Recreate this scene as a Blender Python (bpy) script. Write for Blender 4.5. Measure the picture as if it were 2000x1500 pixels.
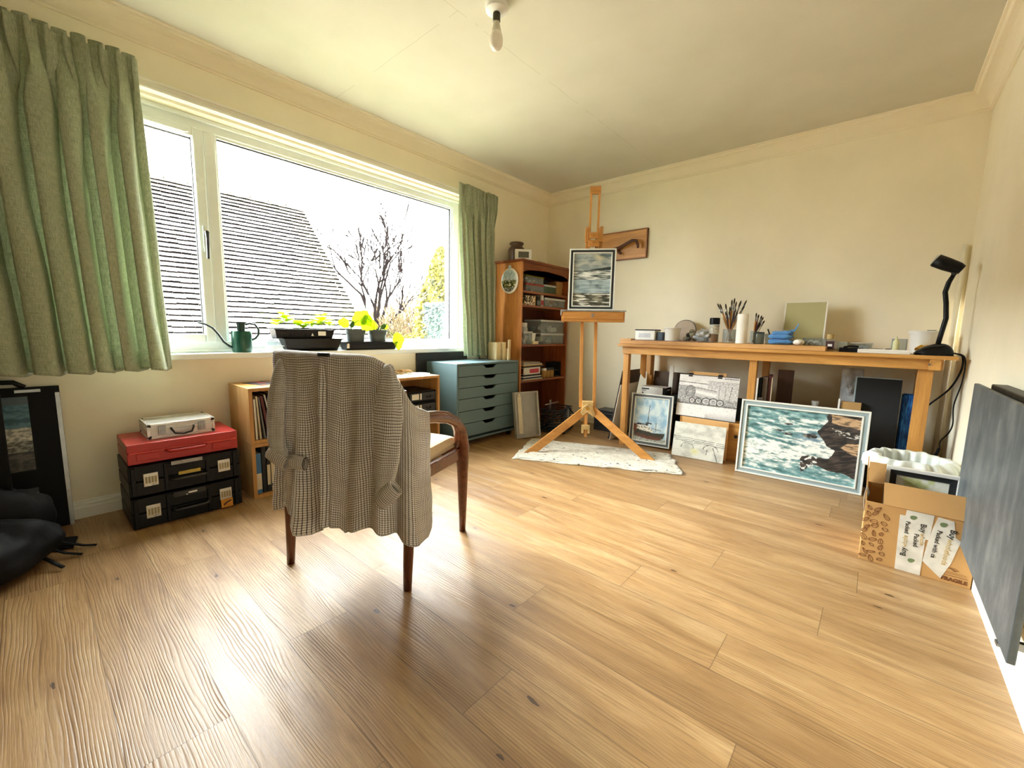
import bpy, bmesh, math, random
from mathutils import Vector, Matrix, noise
random.seed(7)
PI = math.pi
SC = bpy.context.scene
COL = SC.collection
for _o in list(bpy.data.objects): bpy.data.objects.remove(_o)

def S(r, g, b):
    f = lambda c: (c/255/12.92) if c/255 <= .04045 else ((c/255+.055)/1.055)**2.4
    return (f(r), f(g), f(b), 1)

# ------------------------------------------------------------- camera, sky, exposure
W, D, H = 3.172, 3.905, 2.35          # room: x to the right wall, y to the back wall, height
cam_d = bpy.data.cameras.new('camera'); cam = bpy.data.objects.new('camera', cam_d); COL.objects.link(cam)
cam_d.sensor_width = 36; cam_d.lens = 818.6/2000*36; cam_d.clip_start = .02; cam_d.clip_end = 300
cam.matrix_world = (Matrix.Translation((2.804, .128, .929)) @ Matrix.Rotation(math.radians(40.927), 4, 'Z')
                    @ Matrix.Rotation(math.radians(82.796), 4, 'X') @ Matrix.Rotation(math.radians(1.149), 4, 'Z'))
SC.camera = cam
vs = SC.view_settings
vs.view_transform = 'Standard'; vs.look = 'None'; vs.gamma = 1; vs.use_curve_mapping = False
vs.exposure = 5.22
SC.cycles.use_denoising = True
SC.cycles.max_bounces = 14; SC.cycles.diffuse_bounces = 9; SC.cycles.transparent_max_bounces = 16
SC.cycles.sample_clamp_indirect = 8; SC.cycles.caustics_reflective = False; SC.cycles.caustics_refractive = False
wd = bpy.data.worlds.new('overcast_sky'); SC.world = wd; wd.use_nodes = True
_nt = wd.node_tree; _b = _nt.nodes['Background']                     # overcast: brighter overhead than at the horizon
_tc = _nt.nodes.new('ShaderNodeTexCoord'); _sp = _nt.nodes.new('ShaderNodeSeparateXYZ'); _nt.links.new(_tc.outputs['Generated'], _sp.inputs[0])
_cr = _nt.nodes.new('ShaderNodeValToRGB'); _nt.links.new(_sp.outputs[2], _cr.inputs[0]); _nt.links.new(_cr.outputs[0], _b.inputs[0])
_cr.color_ramp.elements[0].color = (.34, .34, .335, 1); _cr.color_ramp.elements[1].color = (1, 1, 1, 1)
_e = _cr.color_ramp.elements.new(.015); _e.color = (.36, .375, .385, 1)
_b.inputs[1].default_value = 3.2

def portal(name, loc, rot, sx, sy):
    l = bpy.data.lights.new(name, 'AREA'); l.shape = 'RECTANGLE'; l.size = sx; l.size_y = sy
    l.cycles.is_portal = True
    o = bpy.data.objects.new(name, l); COL.objects.link(o); o.location = loc; o.rotation_euler = rot
portal('window_portal', (-.16, 1.45, 1.4), (0, -PI/2, 0), 1.3, 2.5)

# ------------------------------------------------------------- mesh helpers
class MB:
    def __init__(s): s.v = []; s.f = []; s.m = []; s.uv = {}; s.mi = 0; s.T = Matrix.Identity(4)
    def add(s, vs, fs, mi=None, uvs=None, T=None):
        T = s.T @ T if T is not None else s.T
        b = len(s.v); s.v += [tuple(T @ Vector(p)) for p in vs]
        for i, f in enumerate(fs):
            if uvs: s.uv[len(s.f)] = uvs[i]
            s.f.append([b+k for k in f]); s.m.append(s.mi if mi is None else mi)
        return s
    def box(s, a, b, mi=None, T=None):
        x0, y0, z0 = [min(p, q) for p, q in zip(a, b)]; x1, y1, z1 = [max(p, q) for p, q in zip(a, b)]
        return s.add([(x0,y0,z0),(x1,y0,z0),(x1,y1,z0),(x0,y1,z0),(x0,y0,z1),(x1,y0,z1),(x1,y1,z1),(x0,y1,z1)],
              [(0,3,2,1),(4,5,6,7),(0,1,5,4),(1,2,6,5),(2,3,7,6),(3,0,4,7)], mi, None, T)
    def cb(s, c, sz, rot=None, mi=None):
        T = Matrix.Translation(c)
        if rot: T = T @ Matrix.Rotation(rot[2], 4, 'Z') @ Matrix.Rotation(rot[1], 4, 'Y') @ Matrix.Rotation(rot[0], 4, 'X')
        h = [q/2 for q in sz]
        return s.box([-q for q in h], h, mi, T)
    def prism(s, poly, ax, a, b, mi=None, T=None):
        """polygon in the plane normal to ax ('x': (y,z), 'y': (x,z), 'z': (x,y)) extruded from a to b"""
        def P(p, t): return {'x': (t, p[0], p[1]), 'y': (p[0], t, p[1]), 'z': (p[0], p[1], t)}[ax]
        n = len(poly)
        return s.add([P(p, a) for p in poly]+[P(p, b) for p in poly],
              [list(range(n))[::-1], [n+i for i in range(n)]]+[(i, (i+1) % n, n+(i+1) % n, n+i) for i in range(n)], mi, None, T)
    def tube(s, pts, r, n=10, mi=None, cap=True, flat=None, uvm=None):
        pts = [Vector(p) for p in pts]; m = len(pts)
        if not isinstance(r, (list, tuple)): r = [r]*m
        vs = []; up = None; uvs = []
        for i, p in enumerate(pts):
            d = (pts[min(i+1, m-1)]-pts[max(i-1, 0)]).normalized()
            if up is None: up = Vector((0, 0, 1)) if abs(d.z) < .9 else Vector((1, 0, 0))
            x = d.cross(up)
            if x.length < 1e-5: x = d.orthogonal()
            x.normalize(); y = x.cross(d).normalized(); up = y
            ra, rb = (r[i] if isinstance(r[i], (list, tuple)) else (r[i], r[i]))
            for k in range(n):
                a = 2*PI*k/n; vs.append(p+x*math.cos(a)*ra+y*math.sin(a)*rb)
        L = [0]
        for i in range(1, m): L.append(L[-1]+(pts[i]-pts[i-1]).length)
        fs = []
        for i in range(m-1):
            for k in range(n):
                fs.append((i*n+k, i*n+(k+1) % n, (i+1)*n+(k+1) % n, (i+1)*n+k))
                if uvm: uvs.append([(k*uvm, L[i]), ((k+1)*uvm, L[i]), ((k+1)*uvm, L[i+1]), (k*uvm, L[i+1])])
        if cap:
            fs += [tuple(range(n))[::-1], tuple((m-1)*n+k for k in range(n))]
            if uvm: uvs += [[(0, 0)]*n]*2
        return s.add(vs, fs, mi, uvs if uvm else None)
    def lathe(s, prof, c=(0, 0, 0), n=24, mi=None, sy=1):
        vs = []; c = Vector(c)
        for r, z in prof:
            for k in range(n):
                a = 2*PI*k/n; vs.append(c+Vector((r*math.cos(a), r*math.sin(a)*sy, z)))
        fs = []
        for i in range(len(prof)-1):
            for k in range(n): fs.append((i*n+k, i*n+(k+1) % n, (i+1)*n+(k+1) % n, (i+1)*n+k))
        if prof[0][0] > 1e-4: fs.append(tuple(range(n))[::-1])
        if prof[-1][0] > 1e-4: fs.append(tuple((len(prof)-1)*n+k for k in range(n)))
        return s.add(vs, fs, mi)
    def grid(s, nu, nv, fn, mi=None, uvf=None):
        vs = []; uvv = []
        for j in range(nv+1):
            for i in range(nu+1):
                vs.append(fn(i/nu, j/nv)); uvv.append(uvf(i/nu, j/nv) if uvf else (i/nu, j/nv))
        fs = []; uvs = []
        for j in range(nv):
            for i in range(nu):
                a = j*(nu+1)+i; q = (a, a+1, a+nu+2, a+nu+1); fs.append(q); uvs.append([uvv[k] for k in q])
        return s.add(vs, fs, mi, uvs)
    def build(s, name, mats, parent=None, smooth=False, bev=0, solid=0, sub=0, cols=None, fix=True):
        me = bpy.data.meshes.new(name); me.from_pydata(s.v, [], s.f)
        if not isinstance(mats, (list, tuple)): mats = [mats]
        for m in mats: me.materials.append(m)
        for i, p in enumerate(me.polygons):
            p.material_index = min(s.m[i], len(mats)-1); p.use_smooth = bool(smooth)
        if s.uv:
            ul = me.uv_layers.new(name='UVMap')
            for i, uvs in s.uv.items():
                for k, li in enumerate(me.polygons[i].loop_indices): ul.data[li].uv = uvs[k]
        if cols:
            ca = me.color_attributes.new('Col', 'FLOAT_COLOR', 'POINT')
            for i, c in enumerate(cols): ca.data[i].color = c
        if fix:
            bm = bmesh.new(); bm.from_mesh(me); bmesh.ops.recalc_face_normals(bm, faces=bm.faces); bm.to_mesh(me); bm.free()
        me.update()
        o = bpy.data.objects.new(name, me); COL.objects.link(o)
        if parent is not None: o.parent = parent
        if solid:
            md = o.modifiers.new('solid', 'SOLIDIFY'); md.thickness = solid; md.offset = 0
        if sub:
            md = o.modifiers.new('sub', 'SUBSURF'); md.levels = sub; md.render_levels = sub
        if bev:
            md = o.modifiers.new('bev', 'BEVEL'); md.width = bev; md.segments = 2; md.limit_method = 'ANGLE'; md.angle_limit = .7
        if smooth == 'auto':
            try:
                for p in me.polygons: p.use_smooth = True
                md = o.modifiers.new('es', 'EDGE_SPLIT'); md.split_angle = .6
            except Exception: pass
        return o

def tag(o, label=None, cat=None, group=None, kind=None):
    if label: o['label'] = label
    if cat: o['category'] = cat
    if group: o['group'] = group
    if kind: o['kind'] = kind
    return o
def thing(name, label, cat, loc=(0, 0, 0), rz=0, group=None, rot=None):
    o = bpy.data.objects.new(name, None); COL.objects.link(o); o.empty_display_size = .05
    o.location = loc; o.rotation_euler = rot if rot else (0, 0, rz)
    return tag(o, label, cat, group)
def struct(o): o['kind'] = 'structure'; return o
def at(o, loc, rz=0): o.location = loc; o.rotation_euler = (0, 0, rz); return o

# ------------------------------------------------------------- material helpers
class NT:
    def __init__(s, name):
        s.mat = bpy.data.materials.new(name); s.mat.use_nodes = True; s.t = s.mat.node_tree; s.t.nodes.clear()
        s.out = s.t.nodes.new('ShaderNodeOutputMaterial')
    def n(s, typ, ins=None, **kw):
        nd = s.t.nodes.new('ShaderNode'+typ)
        for k, v in kw.items(): setattr(nd, k, v)
        for k, v in (ins or {}).items():
            sk = nd.inputs[k]
            if isinstance(v, bpy.types.NodeSocket): s.t.links.new(v, sk)
            else: sk.default_value = v
        return nd
    def math(s, op, a, b=0, c=0): return s.n('Math', {0: a, 1: b, 2: c}, operation=op).outputs[0]
    def ramp(s, fac, stops, interp='LINEAR'):
        nd = s.n('ValToRGB', {0: fac}); cr = nd.color_ramp; cr.interpolation = interp
        while len(cr.elements) < len(stops): cr.elements.new(.5)
        for e, (p, c) in zip(cr.elements, stops): e.position = p; e.color = c
        return nd.outputs[0]
    def mix(s, f, a, b, bt='MIX'):
        nd = s.n('Mix', data_type='RGBA', blend_type=bt)
        for k, v in ((0, f), (6, a), (7, b)):
            if isinstance(v, bpy.types.NodeSocket): s.t.links.new(v, nd.inputs[k])
            else: nd.inputs[k].default_value = v
        return nd.outputs[2]
    def coord(s, which='Object', scale=(1, 1, 1), loc=(0, 0, 0)):
        c = s.n('TexCoord').outputs[which]
        return s.n('Mapping', {'Vector': c, 'Scale': scale, 'Location': loc}).outputs[0]
    def noise(s, vec, sc, det=4, rough=.5, dist=0):
        return s.n('TexNoise', {'Vector': vec, 'Scale': sc, 'Detail': det, 'Roughness': rough, 'Distortion': dist}).outputs[0]
    def bsdf(s, col, rough=.5, metal=0, normal=None, **extra):
        ins = {'Base Color': col, 'Roughness': rough, 'Metallic': metal}
        if normal is not None: ins['Normal'] = normal
        ins.update(extra)
        return s.n('BsdfPrincipled', ins).outputs[0]
    def bump(s, h, strength=.3, dist=.002): return s.n('Bump', {'Height': h, 'Strength': strength, 'Distance': dist}).outputs[0]
    def done(s, sh): s.t.links.new(sh, s.out.inputs[0]); return s.mat

_mc = {}
def plain(name, col, rough=.5, metal=0, var=.12, sc=14, bump=.15, bsc=None, spec=.5, coat=0):
    """paint, plastic, card, metal: a slightly uneven colour and a fine surface relief"""
    if name in _mc: return _mc[name]
    t = NT(name); v = t.coord()
    n = t.noise(v, sc, 5, .6)
    dark = tuple(c*(1-var) for c in col[:3])+(1,); lite = tuple(min(1, c*(1+var)) for c in col[:3])+(1,)
    c = t.ramp(n, [(.3, dark), (.7, lite)])
    b = t.bump(t.noise(v, bsc or sc*14, 3), bump, .001)
    r = t.math('MULTIPLY_ADD', n, .16, rough-.08)
    _mc[name] = t.done(t.bsdf(c, r, metal, b, **{'Specular IOR Level': spec, 'Coat Weight': coat}))
    return _mc[name]
def wood(name, c1, c2, ax='x', sc=1., rough=.45, knots=0, bump=.2, coat=0):
    if name in _mc: return _mc[name]
    t = NT(name); q = {'x': (1, 9, 9), 'y': (9, 1, 9), 'z': (9, 9, 1)}[ax]
    v = t.coord(scale=tuple(k*sc for k in q))
    a = t.noise(v, 2.2, 5, .6, .8); f = t.noise(t.coord(scale=tuple((k if k > 1 else .5)*sc for k in q)), 22, 3, .7)
    m = t.math('MULTIPLY_ADD', f, .3, t.math('MULTIPLY', a, .8))
    c = t.ramp(m, [(.3, c1), (.52, tuple((p+r)/2 for p, r in zip(c1, c2))), (.72, c2)])
    if knots:
        kv = t.coord(scale=tuple((1 if k > 1 else .6)*sc for k in q))
        vo = t.n('TexVoronoi', {'Vector': kv, 'Scale': knots}).outputs['Distance']
        c = t.mix(t.ramp(vo, [(.05, (1, 1, 1, 1)), (.13, (0, 0, 0, 1))]), c, tuple(k*.25 for k in c1[:3])+(1,))
    _mc[name] = t.done(t.bsdf(c, rough, 0, t.bump(m, bump, .001), **{'Coat Weight': coat}))
    return _mc[name]
def cloth(name, col, col2=None, wx=900, wy=900, rough=.9, trans=0, bump=.5, sheen=.3, streak=.5):
    """woven cloth from the UV map (metres)"""
    if name in _mc: return _mc[name]
    t = NT(name); uv = t.n('TexCoord').outputs['UV']
    a = t.noise(t.n('Mapping', {'Vector': uv, 'Scale': (40, 700, 1)}).outputs[0], 1, 3, .6)
    b = t.noise(t.n('Mapping', {'Vector': uv, 'Scale': (700, 40, 1)}).outputs[0], 1, 3, .6)
    h = t.math('ADD', a, b)
    col2 = col2 or tuple(c*.62 for c in col[:3])+(1,)
    c = t.ramp(t.math('MULTIPLY', h, .5), [(.5-streak*.35, col2), (.5+streak*.3, col)])
    p = t.bsdf(c, rough, 0, t.bump(h, bump, .002), **{'Sheen Weight': sheen, 'Specular IOR Level': .15})
    if trans:
        tr = t.n('BsdfTranslucent', {'Color': c}).outputs[0]
        p = t.n('MixShader', {0: trans, 1: p, 2: tr}).outputs[0]
    _mc[name] = t.done(p); return _mc[name]
def clearmat(name, col=(.8, .85, .88, 1), a=.3, rough=.15):
    """clear or milky plastic and glass: light passes straight through, the rest reflects"""
    if name in _mc: return _mc[name]
    t = NT(name)
    tr = t.n('BsdfTransparent', {'Color': tuple(.5+.5*c for c in col[:3])+(1,)}).outputs[0]
    n = t.noise(t.coord(), 12, 3)
    p = t.bsdf(t.ramp(n, [(.3, tuple(c*.85 for c in col[:3])+(1,)), (.7, col)]), rough)
    fr = t.n('LayerWeight', {'Blend': .35}).outputs['Facing']
    f = t.math('MINIMUM', t.math('MULTIPLY_ADD', fr, .38, a), 1)
    _mc[name] = t.done(t.n('MixShader', {0: f, 1: tr, 2: p}).outputs[0]); return _mc[name]
def attrmat(name, rough=.6, bump=.2, bsc=120):
    if name in _mc: return _mc[name]
    t = NT(name); a = t.n('Attribute', attribute_name='Col').outputs['Color']
    n = t.noise(t.coord(scale=(1, 1, 1)), bsc, 4, .7)
    c = t.mix(.25, a, t.mix(1, a, t.ramp(n, [(.3, (.6, .6, .6, 1)), (.7, (1.3, 1.3, 1.3, 1))]), 'MULTIPLY'))
    _mc[name] = t.done(t.bsdf(c, rough, 0, t.bump(n, bump, .002))); return _mc[name]

M_wall = plain('cream_wall_paint', S(243, 236, 213), .75, 0, .03, 3, .25, 160, .3)
M_ceil = plain('cream_ceiling_paint', S(240, 234, 212), .8, 0, .03, 3, .3, 120, .3)
M_trim = plain('white_gloss_trim', S(240, 238, 228), .35, 0, .02, 4, .05)
M_cornice = plain('cream_coving_paint', S(240, 232, 208), .6, 0, .02, 4, .1)
M_upvc = plain('white_window_plastic', S(232, 238, 236), .25, 0, .02, 5, .03)
M_black = plain('black_plastic', S(9, 9, 10), .42, 0, .2, 20, .1, None, .25)
M_rubber = plain('black_rubber', S(8, 8, 9), .6, 0, .2, 20, .1, None, .2)
M_dark = plain('dark_grey_plastic', S(34, 36, 39), .4, 0, .15, 20, .1)
M_metal = plain('brushed_steel', S(150, 150, 148), .3, .9, .1, 30, .1)
M_brass = plain('brass', S(190, 150, 80), .3, 1, .1, 30, .1)
M_white = plain('white_plastic', S(235, 235, 230), .35, 0, .03, 10, .05)
M_paper = plain('white_paper', S(238, 236, 228), .8, 0, .04, 10, .1)
M_cream = plain('cream_paper', S(228, 214, 180), .8, 0, .06, 10, .1)
M_card = plain('brown_cardboard', S(184, 146, 94), .85, 0, .08, 9, .3, 200, .2)
M_clear = clearmat('clear_plastic', (.72, .78, .8, 1), .08)
M_milky = clearmat('milky_plastic', (.82, .84, .84, 1), .55, .3)
M_glassjar = clearmat('clear_glass', (.75, .8, .8, 1), .12, .05)
M_pine = wood('varnished_pine', S(154, 104, 48), S(208, 154, 82), 'z', 1, .4, 2.2)
M_pinex = wood('varnished_pine_lengthwise', S(158, 108, 50), S(214, 162, 88), 'x', 1, .42, 2.0)
M_piney = wood('varnished_pine_crosswise', S(158, 108, 50), S(214, 162, 88), 'y', 1, .42, 2.0)

def box_obj(name, a, b, mat, bev=.002, parent=None): return MB().box(a, b).build(name, mat, parent, bev=bev)

# ------------------------------------------------------------- room shell
Y0, XL = -2.3, 0.0
OY0, OY1, OZ0, OZ1 = .22, 2.69, .775, 2.035      # window opening
w = MB()
w.box((-.26, Y0-.1, -.1), (0, OY0, H+.1)).box((-.26, OY1, -.1), (0, D+.1, H+.1))
w.box((-.26, OY0, -.1), (0, OY1, OZ0-.03)).box((-.26, OY0, OZ1), (0, OY1, H+.1))
struct(w.build('wall_left', M_wall))
struct(box_obj('wall_back', (0, D, -.1), (W+.1, D+.12, H+.1), M_wall, 0))
struct(box_obj('wall_right', (W, Y0, -.1), (W+.12, D, H+.1), M_wall, 0))
struct(box_obj('wall_near', (0, Y0-.12, -.1), (W+.12, Y0, H+.1), plain('bounce_cutting_wall_paint', S(150, 134, 104), .8, 0, .03, 3, .25, 160), 0))  # unseen wall behind the camera, coloured dark olive brown to cut bounced light

# floor: oak planks running along x, each with its own tone
def floor():
    pw = .186; y = 1.12; k0 = int(math.floor((Y0-1.12)/pw)); rows = range(k0, int((D-1.12)/pw)+1)
    joints = {0: 1.967, 1: 2.535, 2: 2.17, 3: 2.748, 5: 2.832, 4: 1.15, -1: 1.412, -2: 2.127, -3: 1.568, -4: .85, -5: 1.72, 6: 2.0, 7: .95}
    me = bpy.data.meshes.new('floor'); vs = []; fs = []; A = []; B = []; R = []
    for k in rows:
        ya = 1.12+k*pw; yb = min(ya+pw, D); ya = max(ya, Y0)
        j = joints.get(k, random.uniform(.2, 1.6)); L = 1.235
        xs = [j+i*L for i in range(-3, 3)]; xs = [0]+[x for x in xs if .05 < x < W-.05]+[W]
        for a, b in zip(xs[:-1], xs[1:]):
            n = len(vs); vs += [(a, ya, 0), (b, ya, 0), (b, yb, 0), (a, yb, 0)]; fs.append((n, n+1, n+2, n+3))
            l, h = b-a, yb-ya
            sa = 0 if a > 0 else 1; 
            A.append([(0, 0), (l, 0), (l, h), (0, h)]); B.append([(-l, -h), (0, -h), (0, 0), (-l, 0)])
            R.append((random.random(), random.random(), random.random(), 1))
    me.from_pydata(vs, [], fs)
    ua = me.uv_layers.new(name='UVMap'); ub = me.uv_layers.new(name='UVEnd'); me.color_attributes.new('Rnd', 'FLOAT_COLOR', 'CORNER')
    ua = me.uv_layers['UVMap']; ub = me.uv_layers['UVEnd']; ca = me.color_attributes['Rnd']
    for i, p in enumerate(me.polygons):
        for k, li in enumerate(p.loop_indices):
            ua.data[li].uv = A[i][k]; ub.data[li].uv = B[i][k]; ca.data[li].color = R[i]
    t = NT('oak_laminate')
    rnd = t.n('Attribute', attribute_name='Rnd').outputs['Color']
    sep = t.n('SeparateColor', {0: rnd}); r1, r2, r3 = sep.outputs[0], sep.outputs[1], sep.outputs[2]
    off = t.n('CombineXYZ', {0: t.math('MULTIPLY', r1, 37), 1: t.math('MULTIPLY', r2, 19), 2: t.math('MULTIPLY', r3, 11)}).outputs[0]
    uv = t.n('UVMap', uv_map='UVMap').outputs[0]; ue = t.n('UVMap', uv_map='UVEnd').outputs[0]
    p = t.n('VectorMath', {0: uv, 1: off}, operation='ADD').outputs[0]
    mp = lambda s: t.n('Mapping', {'Vector': p, 'Scale': s}).outputs[0]
    broad = t.noise(mp((.9, 7, 1)), 1.6, 4, .55, 1.4)
    s3 = t.n('SeparateXYZ', {0: p})
    warp = t.noise(mp((.8, 5.0, 1)), 1.4, 3, .45); warp2 = t.noise(mp((6, 24, 1)), 1.2, 2, .5)
    phase = t.math('ADD', t.math('MULTIPLY', s3.outputs[1], 760), t.math('MULTIPLY_ADD', warp, 78, t.math('MULTIPLY', warp2, 1.4)))
    ring = t.math('MULTIPLY_ADD', t.math('SINE', phase), .5, .5)
    fade = t.ramp(t.noise(mp((1.2, 9, 1)), 1.7, 3), [(.36, (.05, .05, .05, 1)), (.66, (1, 1, 1, 1))])
    line = t.math('MULTIPLY', t.math('POWER', ring, 3.0), fade)
    grain = t.noise(mp((2.2, 60, 1)), 3, 6, .72, .5)
    fine = t.noise(mp((7, 260, 1)), 3, 3, .7)
    base = t.ramp(broad, [(.25, S(144, 110, 70)), (.5, S(170, 136, 92)), (.75, S(192, 162, 118))])
    tone = t.ramp(r3, [(0, (.78, .73, .68, 1)), (.3, (.94, .92, .89, 1)), (1, (1.08, 1.08, 1.08, 1))])
    c = t.mix(1, base, tone, 'MULTIPLY')
    c = t.mix(t.ramp(grain, [(.36, (.45, .45, .45, 1)), (.50, (0, 0, 0, 1))]), c, S(100, 70, 40))
    c = t.mix(t.math('MULTIPLY', line, .42), c, S(100, 70, 40))
    c = t.mix(t.ramp(fine, [(.40, (.28, .28, .28, 1)), (.5, (0, 0, 0, 1))]), c, S(124, 90, 54))
    dist = t.n('VectorMath', {0: mp((1, 1, 1)), 1: t.n('Mapping', {'Vector': t.n('CombineXYZ', {0: t.noise(mp((9, 30, 1)), 2, 2), 1: t.noise(mp((8, 28, 1)), 2, 2)}).outputs[0], 'Scale': (.05, .02, 0)}).outputs[0]}, operation='ADD').outputs[0]
    kn = t.n('TexVoronoi', {'Vector': t.n('Mapping', {'Vector': dist, 'Scale': (2.6, 6.5, 1)}).outputs[0], 'Scale': 1.0}, voronoi_dimensions='2D')
    kd = kn.outputs['Distance']; kc = t.n('SeparateColor', {0: kn.outputs['Color']}).outputs[0]
    on = t.math('GREATER_THAN', kc, .68)
    halo = t.math('MULTIPLY', t.n('Math', {0: 1, 1: t.math('MULTIPLY', kd, 5.5)}, operation='SUBTRACT', use_clamp=True).outputs[0], on)
    core = t.math('MULTIPLY', t.math('LESS_THAN', kd, .035), on)
    c = t.mix(t.math('MULTIPLY', halo, .6), c, S(124, 86, 52)); c = t.mix(t.math('MULTIPLY', core, .8), c, S(48, 32, 20))
    sa = t.n('SeparateXYZ', {0: uv}); sb = t.n('SeparateXYZ', {0: ue})
    mn = t.math('MINIMUM', t.math('MINIMUM', sa.outputs[0], sa.outputs[1]), t.math('MINIMUM', t.math('ABSOLUTE', sb.outputs[0]), t.math('ABSOLUTE', sb.outputs[1])))
    seam = t.math('LESS_THAN', mn, .0011)
    c = t.mix(t.math('MULTIPLY', seam, .55), c, S(70, 46, 28))
    hgt = t.math('SUBTRACT', t.math('MULTIPLY_ADD', grain, .4, t.math('MULTIPLY', fine, .35)), t.math('MULTIPLY_ADD', seam, 1.5, t.math('MULTIPLY', line, .7)))
    b = t.bump(hgt, .6, .0014)
    rg = t.math('MULTIPLY_ADD', line, .16, t.math('MULTIPLY_ADD', grain, .12, .31))
    me.materials.append(t.done(t.bsdf(c, rg, 0, b, **{'Specular IOR Level': .6})))
    o = bpy.data.objects.new('floor', me); COL.objects.link(o); struct(o)
floor()
struct(box_obj('trim_6', (-.26, Y0-.12, -.2), (W+.12, D+.12, -.004), M_card, 0))

# ceiling with fine board joints
def ceiling():
    t = NT('ceiling_plaster'); pos = t.n('TexCoord').outputs['Object']; sp = t.n('SeparateXYZ', {0: pos})
    n = t.noise(pos, 3, 4); n2 = t.noise(pos, 9, 5)
    wob = t.math('MULTIPLY_ADD', n2, .02, -.01)
    lx = t.math('LESS_THAN', t.math('ABSOLUTE', t.math('ADD', t.math('SUBTRACT', sp.outputs[0], 1.235), wob)), .0012)
    ly = t.math('LESS_THAN', t.math('ABSOLUTE', t.math('ADD', t.math('SUBTRACT', sp.outputs[1], 1.515), wob)), .0012)
    ly = t.math('MULTIPLY', ly, t.math('LESS_THAN', sp.outputs[0], 1.235))
    brk = t.math('GREATER_THAN', t.noise(pos, 5, 3), .44)
    ln = t.math('MULTIPLY', t.math('MAXIMUM', lx, ly), brk)
    c = t.ramp(n, [(.3, S(206, 203, 186)), (.7, S(213, 210, 194))])
    c = t.mix(t.math('MULTIPLY', ln, .35), c, S(110, 100, 84))
    m = t.done(t.bsdf(c, .8, 0, t.bump(t.math('SUBTRACT', t.noise(pos, 160, 3), t.math('MULTIPLY', ln, 3)), .3, .001)))
    struct(box_obj('ceiling', (-.26, Y0-.12, H), (W+.12, D+.12, H+.12), m, 0))
ceiling()
# coving
def coving(a, b, inward, name):
    """profile swept from a to b; inward is the unit vector into the room"""
    a = Vector(a); b = Vector(b); i = Vector(inward); z = Vector((0, 0, 1))
    pr = [(0, -.098), (.008, -.098), (.010, -.088), (.016, -.084)]
    for k in range(9):
        th = k/8*PI/2; pr.append((.016+.062*(1-math.cos(th)), -.084+.062*math.sin(th)))
    pr += [(.084, -.018), (.086, -.008), (.098, -.006), (.100, 0), (0, 0)]
    vs = [a+i*p+z*q for p, q in pr]+[b+i*p+z*q for p, q in pr]; n = len(pr)
    m = MB().add(vs, [(k, (k+1) % n, n+(k+1) % n, n+k) for k in range(n)]+[list(range(n)), list(range(n, 2*n))])
    struct(m.build(name, M_cornice, smooth=False))
coving((0, Y0, H), (0, D, H), (1, 0, 0), 'trim_1')
coving((0, D, H), (W, D, H), (0, -1, 0), 'trim_2')
coving((W, Y0, H), (W, D, H), (-1, 0, 0), 'trim_3')
def skirt(name, f):
    m = MB(); pr = [(0, 0), (.016, 0), (.016, .05), (.012, .056), (.012, .066), (.006, .074), (.005, .082), (0, .084)]
    f(m, pr); struct(m.build(name, M_trim))
skirt('baseboard_left', lambda m, pr: m.prism([(p, q) for p, q in pr], 'y', Y0, D))
skirt('baseboard_back', lambda m, pr: m.prism([(D-p, q) for p, q in pr], 'x', .016, W-.016))
skirt('baseboard_right', lambda m, pr: m.prism([(W-p, q) for p, q in pr], 'y', Y0, D-.016))
# boxed pipe in the far right corner
m = MB(); m.tube([(W-.030, D-.030, .0), (W-.030, D-.030, 1.50)], .014, 12)
struct(m.build('trim_4', M_cornice, smooth=True))
m = MB(); m.tube([(W-.09, D-.30, .02), (W-.09, D-.30, .16)], .012).box((W-.13, D-.33, .15), (W-.06, D-.27, .19)).tube([(W-.09, D-.3, .19), (W-.09, D-.3, .23)], .02)
tag(m.build('radiator_valve', M_white, smooth='auto'), 'white plastic pipe valve low in the right corner behind the waste basket', 'valve')
# torn paint patch high on the right wall
t = NT('peeling_paint'); nn = t.noise(t.coord(scale=(1, 1, 3)), 30, 4)
M_peel = t.done(t.bsdf(t.ramp(nn, [(.4, S(120, 96, 60)), (.6, S(214, 196, 158))]), .9))
m = MB(); pts = [(2.66, 2.225), (2.62, 2.235), (2.53, 2.20), (2.50, 2.13), (2.56, 2.11), (2.62, 2.06), (2.66, 1.99), (2.685, 2.02), (2.67, 2.12)]
m.prism([(y+.0, z) for y, z in pts], 'x', W-.004, W-.0005)
struct(m.build('trim_5', M_peel))

# ------------------------------------------------------------- window
M_pane = None
t = NT('window_glass'); fr = t.n('Fresnel', {'IOR': 1.45}).outputs[0]
M_pane = t.done(t.n('MixShader', {0: t.math('MULTIPLY', fr, .6), 1: t.n('BsdfTransparent', {'Color': (.97, .99, .98, 1)}).outputs[0], 2: t.n('BsdfGlossy', {'Roughness': .02}).outputs[0]}).outputs[0])
def frame_ring(m, y0, y1, z0, z1, wd, xa, xb):
    m.box((xa, y0, z0), (xb, y0+wd, z1)).box((xa, y1-wd, z0), (xb, y1, z1)).box((xa, y0+wd, z0), (xb, y1-wd, z0+wd)).box((xa, y0+wd, z1-wd), (xb, y1-wd, z1))
win = bpy.data.objects.new('window_1', None); COL.objects.link(win); win['kind'] = 'structure'
XF = -.075
m = MB(); frame_ring(m, OY0, OY1, OZ0, OZ1, .062, -.145, XF); m.box((-.145, .842, OZ0+.06), (XF, .897, OZ1-.06))
m.box((XF, OY0, OZ1-.022), (XF+.02, OY1, OZ1)).box((XF, OY0, OZ0), (XF+.012, OY1, OZ0+.018))
m.build('window_frame', M_upvc, win, bev=.005)
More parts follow.
